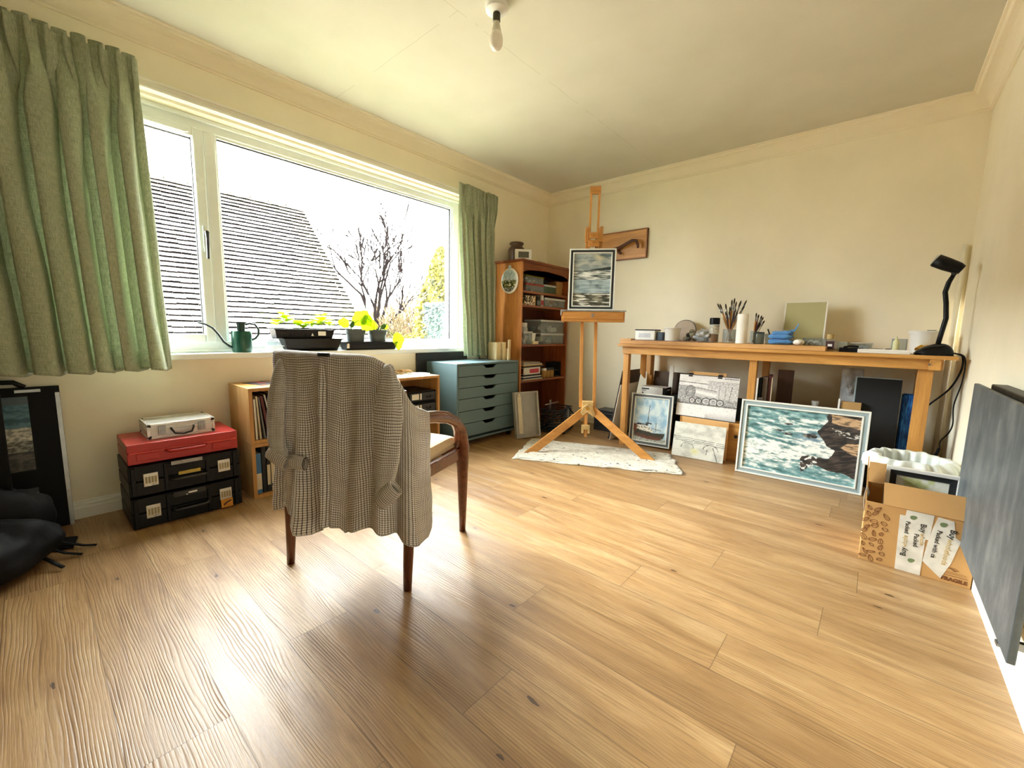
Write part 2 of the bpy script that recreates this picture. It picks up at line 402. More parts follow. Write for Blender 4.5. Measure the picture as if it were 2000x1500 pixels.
m = MB(); frame_ring(m, OY0+.055, .838, OZ0+.055, OZ1-.06, .048, -.13, XF+.018); m.build('casement_sash', M_upvc, win, bev=.006)
m = MB(); frame_ring(m, .893, OY1-.058, OZ0+.058, OZ1-.058, .016, -.12, XF-.012); m.build('glazing_bead', M_upvc, win, bev=.004)
m = MB(); frame_ring(m, .908, OY1-.073, OZ0+.073, OZ1-.073, .006, -.118, -.104); m.build('glazing_gasket', M_rubber, win)
m = MB(); frame_ring(m, OY0+.10, .793, OZ0+.10, OZ1-.105, .006, -.118, -.1); m.build('glazing_gasket', M_rubber, win)
MB().box((-.112, .905, OZ0+.07), (-.106, OY1-.07, OZ1-.07)).build('window_pane', M_pane, win)
MB().box((-.112, OY0+.1, OZ0+.1), (-.106, .795, OZ1-.1)).build('window_pane', M_pane, win)
m = MB(); m.box((XF+.018, .48, OZ1-.10), (XF+.03, .775, OZ1-.078)).box((XF+.018, .47, OZ1-.104), (XF+.034, .76, OZ1-.094)); m.build('trickle_vent', M_upvc, win, bev=.004)
m = MB(); MB().box((XF+.018, .806, 1.33), (XF+.028, .83, 1.47)).build('handle_plate', M_upvc, win, bev=.003); m.tube([(XF+.03, .818, 1.43), (XF+.055, .818, 1.43)], .011, 10).tube([(XF+.05, .818, 1.435), (XF+.055, .818, 1.40), (XF+.052, .816, 1.29)], [.011, .009, .007], 8)
m.build('window_handle', plain('dark_steel', S(84, 84, 86), .3, .8), win, smooth='auto')
MB().box((-.075, OY0-.04, OZ0-.032), (.055, OY1+.03, OZ0)).build('window_sill', M_upvc, win, bev=.006)

# ------------------------------------------------------------- outside
GZ = -2.8
t = NT('lawn'); n = t.noise(t.coord(), 1.2, 5)
struct(box_obj('ground', (-60, -40, GZ-.1), (-.4, 60, GZ), t.done(t.bsdf(t.ramp(n, [(.3, S(84, 86, 66)), (.7, S(120, 118, 96))]), .9)), 0))
def neighbour():
    root = thing('neighbour_house', 'neighbouring house with a steep tiled roof speckled with moss and lichen', 'house', (-10, 1.2, GZ))
    g = -GZ
    t = NT('mossy_roof_tiles'); v = t.coord(); sp = t.n('SeparateXYZ', {0: v})
    nz = t.noise(v, 3.2, 5, .65); cell = t.n('TexVoronoi', {'Vector': t.coord(scale=(1, 5.9, 1)), 'Scale': 1.0}).outputs['Color']
    cs = t.n('SeparateColor', {0: cell}).outputs[0]
    c = t.ramp(t.math('MULTIPLY_ADD', cs, .5, t.math('MULTIPLY', nz, .5)), [(.25, S(50, 46, 46)), (.5, S(62, 58, 58)), (.8, S(70, 66, 66))])
    near_top = t.math('MULTIPLY', t.math('SUBTRACT', sp.outputs[2], 3.7+g-.0), 1.6)
    near_edge = t.math('MULTIPLY', t.math('SUBTRACT', sp.outputs[1], 3.65), 1.5)
    pm = t.math('MAXIMUM', near_top, near_edge)
    mo = t.noise(v, 7, 5, .7)
    yl = t.ramp(t.math('MULTIPLY_ADD', pm, .28, mo), [(.56, (0, 0, 0, 1)), (.66, (1, 1, 1, 1))])
    c = t.mix(t.math('MULTIPLY', yl, .8), c, S(46, 38, 6))
    og = t.ramp(t.noise(v, 5.3, 4, .6), [(.62, (0, 0, 0, 1)), (.68, (1, 1, 1, 1))])
    sp2 = t.ramp(t.noise(v, 26, 3, .6), [(.5, (0, 0, 0, 1)), (.56, (1, 1, 1, 1))])
    c = t.mix(t.math('MULTIPLY', t.math('MULTIPLY', og, sp2), .9), c, S(38, 16, 5))
    M_t = t.done(t.bsdf(c, .85))
    M_gap = plain('tile_gap_painted_shadow', S(6, 5, 5), .95, 0, .3, 20, .15, None, .0)  # near-black butt faces paint in the shadow lines between tile courses
    rr = random.Random(3)
    zr, ze, xr, xe = 4.27-GZ, .35-GZ, 0, 3.82
    L = math.hypot(zr-ze, xe); dx, dz = xe/L, -(zr-ze)/L; nx, nz_ = -dz, dx
    ya, yb = -6.2, 4.37; n = int(L/.145); tw = .17; nt = int((yb-ya)/tw)
    top = MB(); 
    for i in range(n):
        s0, s1 = i*L/n, (i+1)*L/n+.02
        base = rr.uniform(-.003, .003)
        for k in range(nt):
            y0 = ya+k*(yb-ya)/nt; y1 = y0+(yb-ya)/nt-.006
            h = .052+base+rr.uniform(-.006, .006); d = rr.uniform(-.010, .010)
            P = lambda s, hh, y: (xr+dx*s+nx*hh, y, zr+dz*s+nz_*hh)
            e0, e1 = s1+d, s1+d+rr.uniform(-.003, .003)
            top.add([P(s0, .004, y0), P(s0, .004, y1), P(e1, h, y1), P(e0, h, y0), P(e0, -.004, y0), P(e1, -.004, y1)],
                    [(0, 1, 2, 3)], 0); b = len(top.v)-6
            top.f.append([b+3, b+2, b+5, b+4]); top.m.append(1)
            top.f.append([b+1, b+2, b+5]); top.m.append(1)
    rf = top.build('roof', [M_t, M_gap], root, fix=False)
    m = MB(); zz = zr
    for k in range(24):
        y = ya+k*.44; m.tube([(0, y, zz+.0), (0, min(y+.42, yb), zz+.004)], .09, 10)
    m.build('ridge', M_t, rf)
    M_br = plain('pale_render', S(170, 160, 150), .9, 0, .1, 3)
    m = MB(); m.prism([(-3.6, 0), (3.55, 0), (3.55, ze-.05), (0, zr-.12), (-3.6, ze-.05)], 'y', ya+.15, yb-.1); m.build('wall', M_br, root)
    m = MB()
    m.prism([(0, zr-.02), (-3.9, ze-.05), (-3.9, ze-.2), (0, zr-.17)], 'y', ya, yb); m.build('rear_roof', M_t, root)
    m = MB(); m.prism([(0, zr-.05), (xe, ze-.05), (xe, ze-.19), (0, zr-.19)], 'y', yb-.06, yb+.02); m.build('bargeboard', M_trim, root)
    m = MB(); m.tube([(xe+.07, ya, ze-.08), (xe+.07, yb, ze-.08)], .06, 8); m.build('gutter', M_dark, root)
neighbour()

M_bark = plain('bare_bark', S(16, 13, 13), .95, 0, .2, 8, .15, None, 0)
M_bark2 = plain('pale_twigs', S(74, 64, 48), .95, 0, .2, 8, .15, None, 0)
def branch(m, p, d, L, r, depth, rr, spread, grav=0, rmin=.019):
    pts = [p]; q = Vector(p); dd = Vector(d).normalized(); k = 4
    for i in range(k):
        dd = (dd+Vector((rr.uniform(-1, 1), rr.uniform(-1, 1), rr.uniform(-.5, .8)+grav))*.12).normalized()
        q = q+dd*L/k; pts.append(tuple(q))
    m.tube(pts, [max(rmin, r*(1-.3*i/k)) for i in range(k+1)], 5 if depth > 2 else 3, cap=False)
    if depth <= 0: return
    nb = rr.choice((2, 3, 3)) if depth > 1 else 3
    for b in range(nb):
        a = rr.uniform(0, 2*PI); s = spread*rr.uniform(.5, 1.2)
        o = dd.orthogonal().normalized(); o.rotate(Matrix.Rotation(a, 3, dd))
        st = Vector(pts[-1 if b == 0 else rr.choice((2, 3, 4))])
        branch(m, tuple(st), dd*math.cos(s)+o*math.sin(s), L*rr.uniform(.6, .82), r*.6, depth-1, rr, spread, grav, rmin)
rr = random.Random(11)
tr = thing('bare_tree', 'tall bare tree with upright spreading branches beyond the tiled roof', 'tree', (-14, 10.2, GZ))
m = MB()
m.tube([(0, 0, 0), (0, 0, 2.0), (.05, .05, 3.6)], [.2, .16, .12], 8)
for dv, L0 in (((0, -.42, 1), 1.5), ((.1, .12, 1), 1.65), ((-.1, .5, 1), 1.45), ((.2, -.1, 1), 1.3), ((0, .9, .8), 1.2)):
    branch(m, (.05, .05, 3.4), dv, L0*1.25, .085, 4, rr, .44, .10)
m.build('branches', M_bark, tr)
tp = thing('telegraph_pole', 'grey pole standing just behind the bare tree trunk', 'pole', (-13.2, 9.45, GZ))
m = MB(); m.tube([(0, 0, 0), (0, 0, 5.0)], [.11, .09], 10); m.build('pole', plain('grey_timber', S(60, 64, 66), .8), tp)
m = MB(); m.tube([(0, 0, 4.98), (0, 0, 5.08)], .05); m.build('cap', M_dark, tp)
# thickets of pale twigs
for i, (x, y, hh, sd, lb) in enumerate(((-15, 9.9, 2.1, 5, 'tangled pale shrub right beside the tiled roof edge'), (-14.6, 12.0, 2.4, 6, 'tangled pale shrub right of the bare tree'), (-15.2, 13.6, 2.5, 8, 'tangled pale shrub next to the yellow conifer'))):
    r2 = random.Random(sd); o = thing('garden_shrub', lb, 'shrub', (x, y, GZ), group='bare garden shrubs'); m = MB()
    for k in range(9):
        a = r2.uniform(0, 2*PI)
        branch(m, (0, 0, .4), (math.cos(a)*.6, math.sin(a)*.6, 1), 1.5*hh/2, .035, 4, r2, .5, .05)
    m.build('twigs', M_bark2, o)
    m = MB(); m.tube([(0, 0, 0), (0, 0, .5)], .12, 8); m.build('stem', M_bark, o)
def leafmass(name, root, mat, n, shape, size, sd):
    r2 = random.Random(sd); m = MB()
    for k in range(n):
        c = Vector(shape(r2)); d = Vector((r2.gauss(0, 1), r2.gauss(0, 1), r2.gauss(0, 1))).normalized()
        e = d.orthogonal().normalized(); f = d.cross(e); s = size*r2.uniform(.6, 1.3)
        m.add([c-e*s*.5, c+f*s*.35, c+e*s*.6, c-f*s*.35], [(0, 1, 2, 3)])
    return m.build(name, mat, root, fix=False)
t = NT('yellow_conifer_leaf'); n = t.noise(t.coord(), 2.5, 3)
M_con = t.done(t.n('MixShader', {0: .3, 1: t.bsdf(t.ramp(n, [(.35, S(36, 38, 6)), (.65, S(92, 84, 12))]), .8), 2: t.n('BsdfTranslucent', {'Color': S(84, 78, 12)}).outputs[0]}).outputs[0])
M_con2 = plain('blue_green_conifer', S(48, 62, 60), .85, 0, .3, 3)
cf = thing('golden_conifer', 'tall golden yellow conifer at the right edge of the window view', 'tree', (-9.6, 10.3, GZ))
def conif(r2):
    h = r2.random()**.8; a = r2.uniform(0, 2*PI); rad = (1.55*(1-h)**.75+.05)*math.sqrt(r2.uniform(.35, 1))*(1+.18*math.sin(a*5+h*19))
    return (rad*math.cos(a), rad*math.sin(a), 1.0+h*5.7)
leafmass('foliage', cf, M_con, 9000, conif, .15, 4)
m = MB(); m.tube([(0, 0, 0), (0, 0, 6)], [.16, .03], 8); m.build('trunk', M_bark, cf)
cf = thing('clipped_hedge', 'blue green clipped hedge in front of the golden conifer', 'hedge', (-7.0, 8.75, GZ))
def hedge(r2):
    f = r2.choice((0, 1, 2)); x, y, z = r2.uniform(-.45, .45), r2.uniform(-.9, 1.1), r2.uniform(.1, 4.45)
    if f == 0: x = r2.uniform(.3, .48)
    elif f == 1: y = r2.uniform(-.95, -.75)
    else: z = r2.uniform(4.2, 4.5)
    return (x, y, z)
leafmass('foliage', cf, M_con2, 9000, hedge, .09, 9)
MB().box((-.36, -.78, .05), (.3, 1.0, 4.2)).build('inner_growth', plain('hedge_core', S(50, 70, 60), .9), cf)
# low brick house far away and garden wall
fh = thing('far_house', 'small red brick house with white windows far behind the shrubs', 'house', (-21, 14.9, GZ))
M_brick = plain('red_brick', S(90, 40, 30), .9, 0, .2, 6)
m = MB(); m.box((-3, -1.6, 0), (0, 2.6, 4.0)); m.build('wall', M_brick, fh)
m = MB(); m.prism([(-3.3, 3.95), (.3, 3.95), (-1.5, 4.5)], 'y', -1.9, 2.9); m.build('roof', plain('slate', S(120, 112, 112), .8), fh)
for y in (-1.1, .1):
    f = MB().box((-.02, y, 3.2), (.04, y+.8, 3.85)).build('window', M_trim, fh)
    MB().box((.04, y+.06, 3.26), (.05, y+.36, 3.8)).box((.04, y+.44, 3.26), (.05, y+.74, 3.8)).build('pane', M_dark, f)
bh = thing('low_hedge', 'low yellow green hedge line below the far brick house', 'hedge', (-13, 13.6, GZ))
leafmass('foliage', bh, M_con, 5000, lambda r2: (r2.uniform(-.5, .5), r2.uniform(-3.2, 3.2), r2.uniform(.1, 3.5)+.15*r2.random()), .13, 12)
MB().box((-.4, -3.1, 0), (.4, 3.1, 3.3)).build('inner_growth', plain('hedge_core', S(50, 70, 60), .9), bh)

# ------------------------------------------------------------- curtains and rail
rail = thing('curtain_rail', 'white curtain track fixed along the top of the window opening', 'curtain rail', (0, 0, 2.07))
MB().box((.0, -.95, -.022), (.035, 3.0, .022)).build('track', M_trim, rail, bev=.003)
MB().box((.035, -.95, .014), (.05, 3.0, .024)).box((.035, -.95, -.024), (.052, 3.0, -.012)).build('track_lip', M_trim, rail, bev=.002)
M_cur = cloth('sage_linen_curtain', S(210, 216, 190), S(146, 158, 128), trans=.30, bump=.6, sheen=.2, streak=.42)
def curtain(name, label, ya, yb, yla, ylb, ztop, zbot, nf, seed, amp=.046, xc=.13):
    """ya..yb along the track at the top, yla..ylb at the hem; nf folds"""
    root = thing(name, label, 'curtain', (0, 0, 0))
    rr = random.Random(seed); ph = [rr.uniform(-.9, .9) for _ in range(60)]; am = [rr.uniform(.65, 1.3) for _ in range(60)]
    Hh = ztop-zbot; wid = (yb-ya)*2.0
    def fold(s, k, sd):
        x = s*k; i = int(x) % 60; f = x-int(x); q = f*f*(3-2*f)
        a = am[i]*(1-q)+am[(i+1) % 60]*q; p = ph[(i+sd) % 60]*(1-q)+ph[(i+1+sd) % 60]*q
        return a*math.sin(2*PI*x+p)
    def P(s, t):
        z = ztop-t*Hh; d = t*Hh
        hd = max(0, min(1, (d-.06)/.30)); hd = hd*hd*(3-2*hd)
        top = fold(s, nf*1.7, 3); low = fold(s, nf, 9)
        drift = .25*noise.noise(Vector((s*3, t*1.3, seed)))
        low2 = fold(s+drift*.06, nf, 9)
        pinch = 1-.35*math.exp(-((d-.085)/.03)**2)
        x = xc+(1-hd)*top*.020*pinch+hd*low2*amp*(.75+.5*t)+.012*noise.noise(Vector((s*9, t*5, seed+4)))
        y0 = ya+(yb-ya)*s; y1 = yla+(ylb-yla)*s; e = t**1.25; sp_ = (yb-ya)/nf
        y = y0*(1-e)+y1*e+hd*sp_*.34*math.sin(4*PI*s*nf+2*low2)*(1-t*.25)+(1-hd)*sp_*.16*math.sin(4*PI*s*nf*1.7)
        frill = max(0, 1-d/.03)
        z += frill*.011*math.sin(s*nf*1.7*2*PI*1.0+2)+.004*noise.noise(Vector((s*30, 0, seed)))*(1-t)+.008*math.sin(s*nf*2*PI+1)*t
        z -= .012*(s if ya < 1 else 0)*0
        return (x, y, z)
    m = MB().grid(int(nf*26), 110, P, uvf=lambda s, t: (s*wid, t*Hh))
    m.build('curtain_cloth', M_cur, root, smooth=True, solid=.0015, fix=False)
    m = MB().grid(int(nf*26), 3, lambda s, t: (lambda p: (p[0]-.004, p[1], p[2]))(P(s, .035+.022*t)), uvf=lambda s, t: (s*wid, t*.03))
    m.build('heading_tape', plain('white_tape', S(214, 212, 196), .9), root, smooth=True, fix=False)
curtain('sage_curtain', 'wide sage green linen curtain gathered at the left side of the window', -.80, .555, -.80, .60, 2.125, .705, 15, 2)
curtain('sage_curtain', 'narrow sage green linen curtain bunched between window and pine bookcase', 2.515, 2.955, 2.60, 2.985, 2.105, .70, 6, 21, .03)

# ------------------------------------------------------------- cube shelving with books
M_bir = wood('oak_veneer', S(178, 134, 78), S(214, 174, 114), 'z', 1, .45, 0)
M_edge = wood('oak_edge', S(160, 114, 60), S(200, 152, 92), 'z', 1, .45, 0)
M_bind = [plain('book_'+n, S(*c), .6, 0, .1, 30) for n, c in (('black', (26, 26, 28)), ('white', (222, 220, 212)), ('cream', (206, 196, 170)), ('grey', (112, 116, 120)), ('green', (52, 84, 66)), ('navy', (34, 44, 74)), ('tan', (170, 130, 86)), ('red', (168, 40, 44)), ('blue', (60, 110, 160)), ('maroon', (92, 40, 44)))]
BC = dict(zip(('black', 'white', 'cream', 'grey', 'green', 'navy', 'tan', 'red', 'blue', 'maroon'), M_bind))
def cube_box(name, label, y0, y1, z0, z1, x1=.345, group='stacked oak storage boxes', shelf=None):
    root = thing(name, label, 'shelf unit', (.02, y0, z0), group=group); w_, h, d = y1-y0, z1-z0, x1-.02; tk = .018
    m = MB().box((0, 0, 0), (d, tk, h)); m.build('side_panel', [M_bir], root, bev=.0015)
    MB().box((0, w_-tk, 0), (d, w_, h)).build('side_panel', M_bir, root, bev=.0015)
    MB().box((0, tk, h-tk), (d, w_-tk, h)).build('top_panel', M_piney, root, bev=.0015)
    MB().box((0, tk, 0), (d, w_-tk, tk)).build('bottom_panel', M_piney, root, bev=.0015)
    MB().box((0, tk, tk), (.006, w_-tk, h-tk)).build('back_panel', M_edge, root)
    m = MB(); m.box((d, 0, 0), (d+.002, tk, h)).box((d, w_-tk, 0), (d+.002, w_, h)).box((d, tk, 0), (d+.002, w_-tk, tk)).box((d, tk, h-tk), (d+.002, w_-tk, h)); m.build('edge_banding', M_edge, root)
    return root
cube_box('storage_box', 'oak storage box of sketchbooks, upper one beside the toolboxes', .86, 1.495, .302, .602)
cube_box('storage_box', 'oak storage box of upright books, lower one beside the toolboxes', .86, 1.495, 0, .300)
cube_box('storage_box', 'oak storage box holding two black paper trays, behind the chair arm', 1.497, 2.132, .302, .590)
cube_box('storage_box', 'lower right oak storage box standing against the blue drawer unit', 1.497, 2.132, 0, .300)

def book(name, label, w_, d, h, cover, pages=True, cat='book', group=None, spine=None, wire=False, band=None):
    """upright book: thickness w_ on local y, depth d on -x behind the spine at x=0, height h"""
    root = thing(name, label, cat, group=group)
    m = MB(); m.box((-d, 0, 0), (0, .0018, h)).box((-d, w_-.0018, 0), (0, w_, h))
    if not wire: m.box((-.002, 0, 0), (0, w_, h))
    m.build('cover', cover, root, bev=.0006)
    MB().box((-d+.003, .002, .003), (-.003, w_-.002, h-.003)).build('pages', M_cream if not wire else M_paper, root)
    if wire:
        m = MB(); k = int(h/.012)
        for i in range(k): m.tube([(-.008, w_*.15, .01+i*.012), (.004, w_*.3, .01+i*.012), (.004, w_*.7, .01+i*.012), (-.008, w_*.85, .01+i*.012)], .0012, 4)
        m.build('wire_binding', M_metal, root)
    if band:
        MB().box((0, .001, h*band[0]), (.0006, w_-.001, h*band[1])).build('spine_label', band[2], root)
    return root
def lean(o, loc, tilt=0, rz=0):
    o.location = loc; o.rotation_euler = (tilt, 0, rz); return o
# upper box: sketchbooks leaning, z .320
y = .884
for i, (w_, h, c, wr, tl, lb) in enumerate(((.010, .22, 'white', 0, .02, 'thin white sketchbook first from the left in upper oak box'),
        (.009, .235, 'cream', 0, .05, 'thin cream pad second from the left in upper oak box'), (.008, .23, 'grey', 0, .10, 'thin grey pad third from the left in upper oak box'),
        (.014, .235, 'maroon', 0, .14, 'maroon edged pad beside the wire bound sketchbook'), (.012, .245, 'black', 1, .18, 'black wire bound sketchbook, tallest in upper oak box'),
        (.016, .17, 'black', 1, .22, 'small thick wire bound notebook in front row of upper oak box'), (.020, .25, 'black', 0, .26, 'plain black portfolio book leaning in upper oak box'),
        (.024, .25, 'black', 0, .30, 'thicker black portfolio book leaning beside the shirt'), (.012, .245, 'tan', 1, .37, 'tan wire bound pad leaning furthest right beside the shirt'), (.014, .225, 'cream', 0, .42, 'cream pad leaning against the tan wire bound pad'))):
    b = book('sketchbook', lb, w_, .22, h, BC[c], wire=bool(wr), group='sketchbooks in the upper oak box')
    lean(b, (.335 if i != 5 else .338, y+h*math.sin(tl), .3212), tl); y += w_/math.cos(tl)+.002
y = .882
for i, (w_, h, c, bd) in enumerate(((.026, .225, 'blue', (.1, .5)), (.020, .262, 'black', None), (.018, .19, 'black', (.2, .8)), (.030, .265, 'cream', (.1, .16)), (.022, .255, 'green', (.3, .7)),
        (.032, .262, 'white', (.08, .15)), (.022, .25, 'navy', (.2, .6)), (.030, .255, 'black', (.5, .8)), (.026, .24, 'grey', (.2, .6)), (.03, .26, 'maroon', (.2, .6)))):
    cn = ['pale blue', 'tall black', 'short black', 'thick cream', 'dark green', 'thick white', 'navy', 'last black', 'grey', 'maroon'][i]
    b = book('art_book', cn+' spined book standing in the lower left oak box', w_, .21, h, BC[c], group='books in the lower oak box', band=(bd[0], bd[1], BC['grey' if c in ('cream', 'white') else 'cream']) if bd else None)
    lean(b, (.33, y, .0185)); y += w_+.003
# paper trays
for k, z in enumerate((.3215, .4045)):
    lb = ('lower', 'upper')[k]+' black paper tray with white label in the right oak box'
    r_ = thing('paper_tray', lb, 'storage tray', (.06, 1.86, z), group='black paper trays')
    m = MB().box((0, 0, 0), (.275, .245, .006)).box((0, 0, 0), (.275, .006, .078)).box((0, .239, 0), (.275, .245, .078)).box((0, 0, .072), (.275, .245, .078)).box((0, .006, .006), (.006, .239, .072)); m.build('body', M_black, r_, bev=.002)
    dr = MB().box((.02, .010, .009), (.282, .235, .069)).build('drawer', M_dark, r_, bev=.003)
    MB().box((.282, .025, .02), (.284, .085, .06)).build('label_card', M_paper, dr)
    MB().box((.282, .095, .018), (.286, .108, .062)).box((.286, .098, .03), (.288, .105, .05)).build('handle', M_white, dr, bev=.001)
    MB().tube([(.283, .15, .045), (.290, .155, .030), (.290, .185, .030), (.283, .19, .045)], .003, 6).build('pull', M_black, dr)
for i, (c, h) in enumerate((('blue', .12), ('navy', .1))):
    b = book('paperback', c.replace('blue', 'light blue')+' paperback standing low in the right oak box', .03, .15, h, BC[c], group='paperbacks in the right oak box', band=(.3, .6, BC['white'])); lean(b, (.31, 2.055+i*.034, .0185))
# on top of the boxes
def sheet(name, label, cat, loc, rz, sx, sy, th, mats, curl=0, group=None):
    m = MB().grid(8, 8, lambda u, v: ((u-.5)*sx, (v-.5)*sy, th/2+.0004+curl*max(0, u-.7)**2), uvf=lambda u, v: (u*sx, v*sy))
    o = m.build(name, mats, None, smooth=True, solid=th); return at(tag(o, label, cat, group), loc, rz)
def patch_mat(name, cols, sc):
    t = NT(name); v = t.n('TexVoronoi', {'Vector': t.coord(), 'Scale': sc}, distance='CHEBYCHEV').outputs['Color']
    f = t.n('SeparateColor', {0: v}).outputs[0]
    return t.done(t.bsdf(t.ramp(f, [(i/len(cols), c) for i, c in enumerate(cols)], 'CONSTANT'), .5))
M_leaf1 = patch_mat('printed_leaflet_dark', [S(30, 28, 44), S(60, 40, 60), S(28, 30, 60), S(180, 60, 50), S(40, 40, 46)], 30)
M_leaf2 = patch_mat('printed_leaflet_light', [S(220, 216, 206), S(180, 60, 60), S(90, 90, 110), S(236, 232, 220), S(210, 180, 120)], 40)
sheet('leaflet', 'dark printed leaflet lying on the left oak box', 'leaflet', (.15, .99, .602), .3, .17, .12, .002, M_leaf1, group='leaflets on the oak box')
sheet('leaflet', 'pale printed leaflet with coloured pictures on the left oak box', 'leaflet', (.2, 1.12, .602), -.2, .13, .10, .003, M_leaf2, group='leaflets on the oak box')
sheet('paper_sheet', 'large white paper sheet curling up on the oak box behind the shirt', 'paper', (.19, 1.33, .602), .1, .26, .28, .001, M_paper, .5)
sheet('paper_sheet', 'white paper sheet on the right oak box under the tangled cord', 'paper', (.19, 1.92, .590), .05, .27, .36, .001, M_paper, 0)
m = MB(); rr = random.Random(5)
for k in range(3):
    pts = [(.10+.035*math.cos(a*.9+k)+.02*k, 1.86+.05*math.sin(a*.8+k*2)+.05*k, .598+.012*(1+math.sin(a*1.7+k))) for a in [i*.45 for i in range(20)]]
    m.tube(pts, .006, 6)
o = m.build('cord_bundle', plain('tan_cord', S(186, 150, 100), .8), None, smooth=True); tag(o, 'tangled tan cord bundle on top of the right oak box', 'cord')
m = MB(); m.tube([(.16, 1.98, .597), (.22, 2.06, .600), (.27, 2.10, .597)], .006, 8).tube([(.18, 2.06, .597), (.24, 2.03, .604), (.27, 2.0, .610)], .005, 8)
tag(m.build('white_clips', M_white, None, smooth=True), 'white plastic clips beside the tangled cord on the right oak box', 'clips')

# ------------------------------------------------------------- blue drawer unit
M_blue = plain('blue_grey_lacquer', S(92, 116, 122), .35, 0, .03, 3, .05)
du = thing('drawer_unit', 'blue grey six drawer unit on castors with scooped handle cutouts', 'drawer unit', (.03, 2.255, 0))
dw, dd_, dh, zb = .725, .372, .671, .05
m = MB(); m.box((0, 0, zb), (dd_, .016, dh)).box((0, dw-.016, zb), (dd_, dw, dh)).box((0, .016, dh-.016), (dd_, dw-.016, dh)).box((0, .016, zb), (dd_, dw-.016, zb+.016)).box((0, .016, zb+.016), (.008, dw-.016, dh-.016))
m.build('body', M_blue, du, bev=.0015)
hs = [.087, .087, .087, .100, .100, .108]; z = dh-.020
for i, h in enumerate(hs):
    z1 = z; z0 = z-h+.004; c = dw/2; y0, y1 = .019, dw-.019
    pts = [(y0, z0), (y1, z0), (y1, z1)]
    pts += [(c+.085, z1)]+[(c+.085-.045*k/6, z1-.026*(1-math.cos(PI*k/6))/2) for k in range(1, 7)]
    pts += [(c-.040-.045*k/6, z1-.026*(1+math.cos(PI*k/6))/2) for k in range(0, 6)]+[(c-.085, z1), (y0, z1)]
    dr = MB().prism(pts, 'x', dd_-.016, dd_).build('drawer', M_blue, du, bev=.0012)
    MB().box((.03, .03, z0+.01), (dd_-.017, .036, z1-.035)).box((.03, dw-.036, z0+.01), (dd_-.017, dw-.03, z1-.035)).box((.03, .036, z0+.006), (dd_-.017, dw-.036, z0+.012)).box((dd_-.024, .036, z0+.012), (dd_-.017, dw-.036, z1-.04)).build('drawer_box', M_dark, dr)
    z -= h+.0
for x in (.05, dd_-.05):
    for y in (.06, dw-.06):
        cs = MB().tube([(x-.011, y, .025), (x+.011, y, .025)], .025, 16).build('castor', M_black, du, smooth='auto')
        MB().box((x-.014, y-.012, .03), (x+.014, y+.012, .05)).build('castor_fork', M_dark, cs)
cm = MB().box((.004, 2.165, 0), (.026, 2.71, .735)).build('dark_board', M_dark, None, bev=.002); tag(cm, 'dark grey board standing between blue drawer unit and window wall', 'board')
for i, (y, w_, h, x, c, lb) in enumerate(((2.862, .060, .155, .25, 'cream', 'pale thick wooden block leftmost on the blue drawer unit'), (2.932, .035, .157, .25, 'cream', 'pale wooden block second on the blue drawer unit'),
                             (2.972-.0, .012, .10, .19, 'tan', 'small brown wedge behind the pale blocks on the drawer unit'))):
    o = MB().box((0, 0, 0), (.10, w_, h)).build('wood_block', wood('pale_wood', S(214, 190, 140), S(238, 220, 176), 'z', 1, .5), None, bev=.001); at(tag(o, lb, 'wood block', 'wood blocks on the drawer unit'), (.16+.02*i, y-.02, .6712))
o = MB().box((0, 0, 0), (.008, .05, .18)).build('wood_block', _mc['pale_wood'], None, bev=.001); at(tag(o, 'thin tall pale strip standing nearest the bookcase side', 'wood block', 'wood blocks on the drawer unit'), (.32, 2.955-.03, .6712), .35)
m = MB(); m.tube([(.06, 2.83, .673), (.06, 2.83, .76), (.065, 2.845, .79), (.07, 2.87, .80), (.075, 2.895, .79), (.08, 2.91, .76), (.08, 2.91, .673)], .004, 8)
m.box((.055, 2.82, .6712), (.085, 2.92, .674)); tag(m.build('bookend', M_black, None), 'black bent wire bookend at the back of the drawer unit', 'bookend')

# ------------------------------------------------------------- pine bookcase and what it holds
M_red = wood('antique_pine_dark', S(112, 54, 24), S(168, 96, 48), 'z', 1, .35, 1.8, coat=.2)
M_redy = wood('antique_pine_shelf', S(104, 50, 24), S(152, 84, 42), 'y', 1, .4, 0, coat=.2)
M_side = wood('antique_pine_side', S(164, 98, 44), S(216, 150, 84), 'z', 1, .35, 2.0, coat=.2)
bk = thing('bookcase', 'tall antique pine bookcase with scalloped top rail in the window corner', 'bookcase', (.018, 3.085, 0))
bw, bd, bh = .765, .312, 1.55
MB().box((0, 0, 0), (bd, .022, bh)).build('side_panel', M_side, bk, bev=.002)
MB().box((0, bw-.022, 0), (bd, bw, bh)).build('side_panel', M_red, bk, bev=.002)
MB().box((0, .022, .05), (.010, bw-.022, bh)).build('back_panel', wood('bookcase_back', S(84, 38, 18), S(120, 60, 30), 'z', 1.6, .5), bk)
for k, zt in enumerate((1.300, 1.172, .806, .466, .085)):
    MB().box((.010, .022, zt-.020), (bd-.006, bw-.022, zt)).build('shelf', M_redy, bk, bev=.002)
MB().box((bd-.03, .022, 0), (bd-.012, bw-.022, .065)).build('plinth', M_redy, bk, bev=.002)
m = MB().box((-.005, -.014, bh), (bd+.02, bw+.014, bh+.010)).box((-.005, -.020, bh+.010), (bd+.026, bw+.020, bh+.022)); m.build('cornice', M_redy, bk, bev=.003)
pts = [(.022, bh), (.022, bh-.105)]
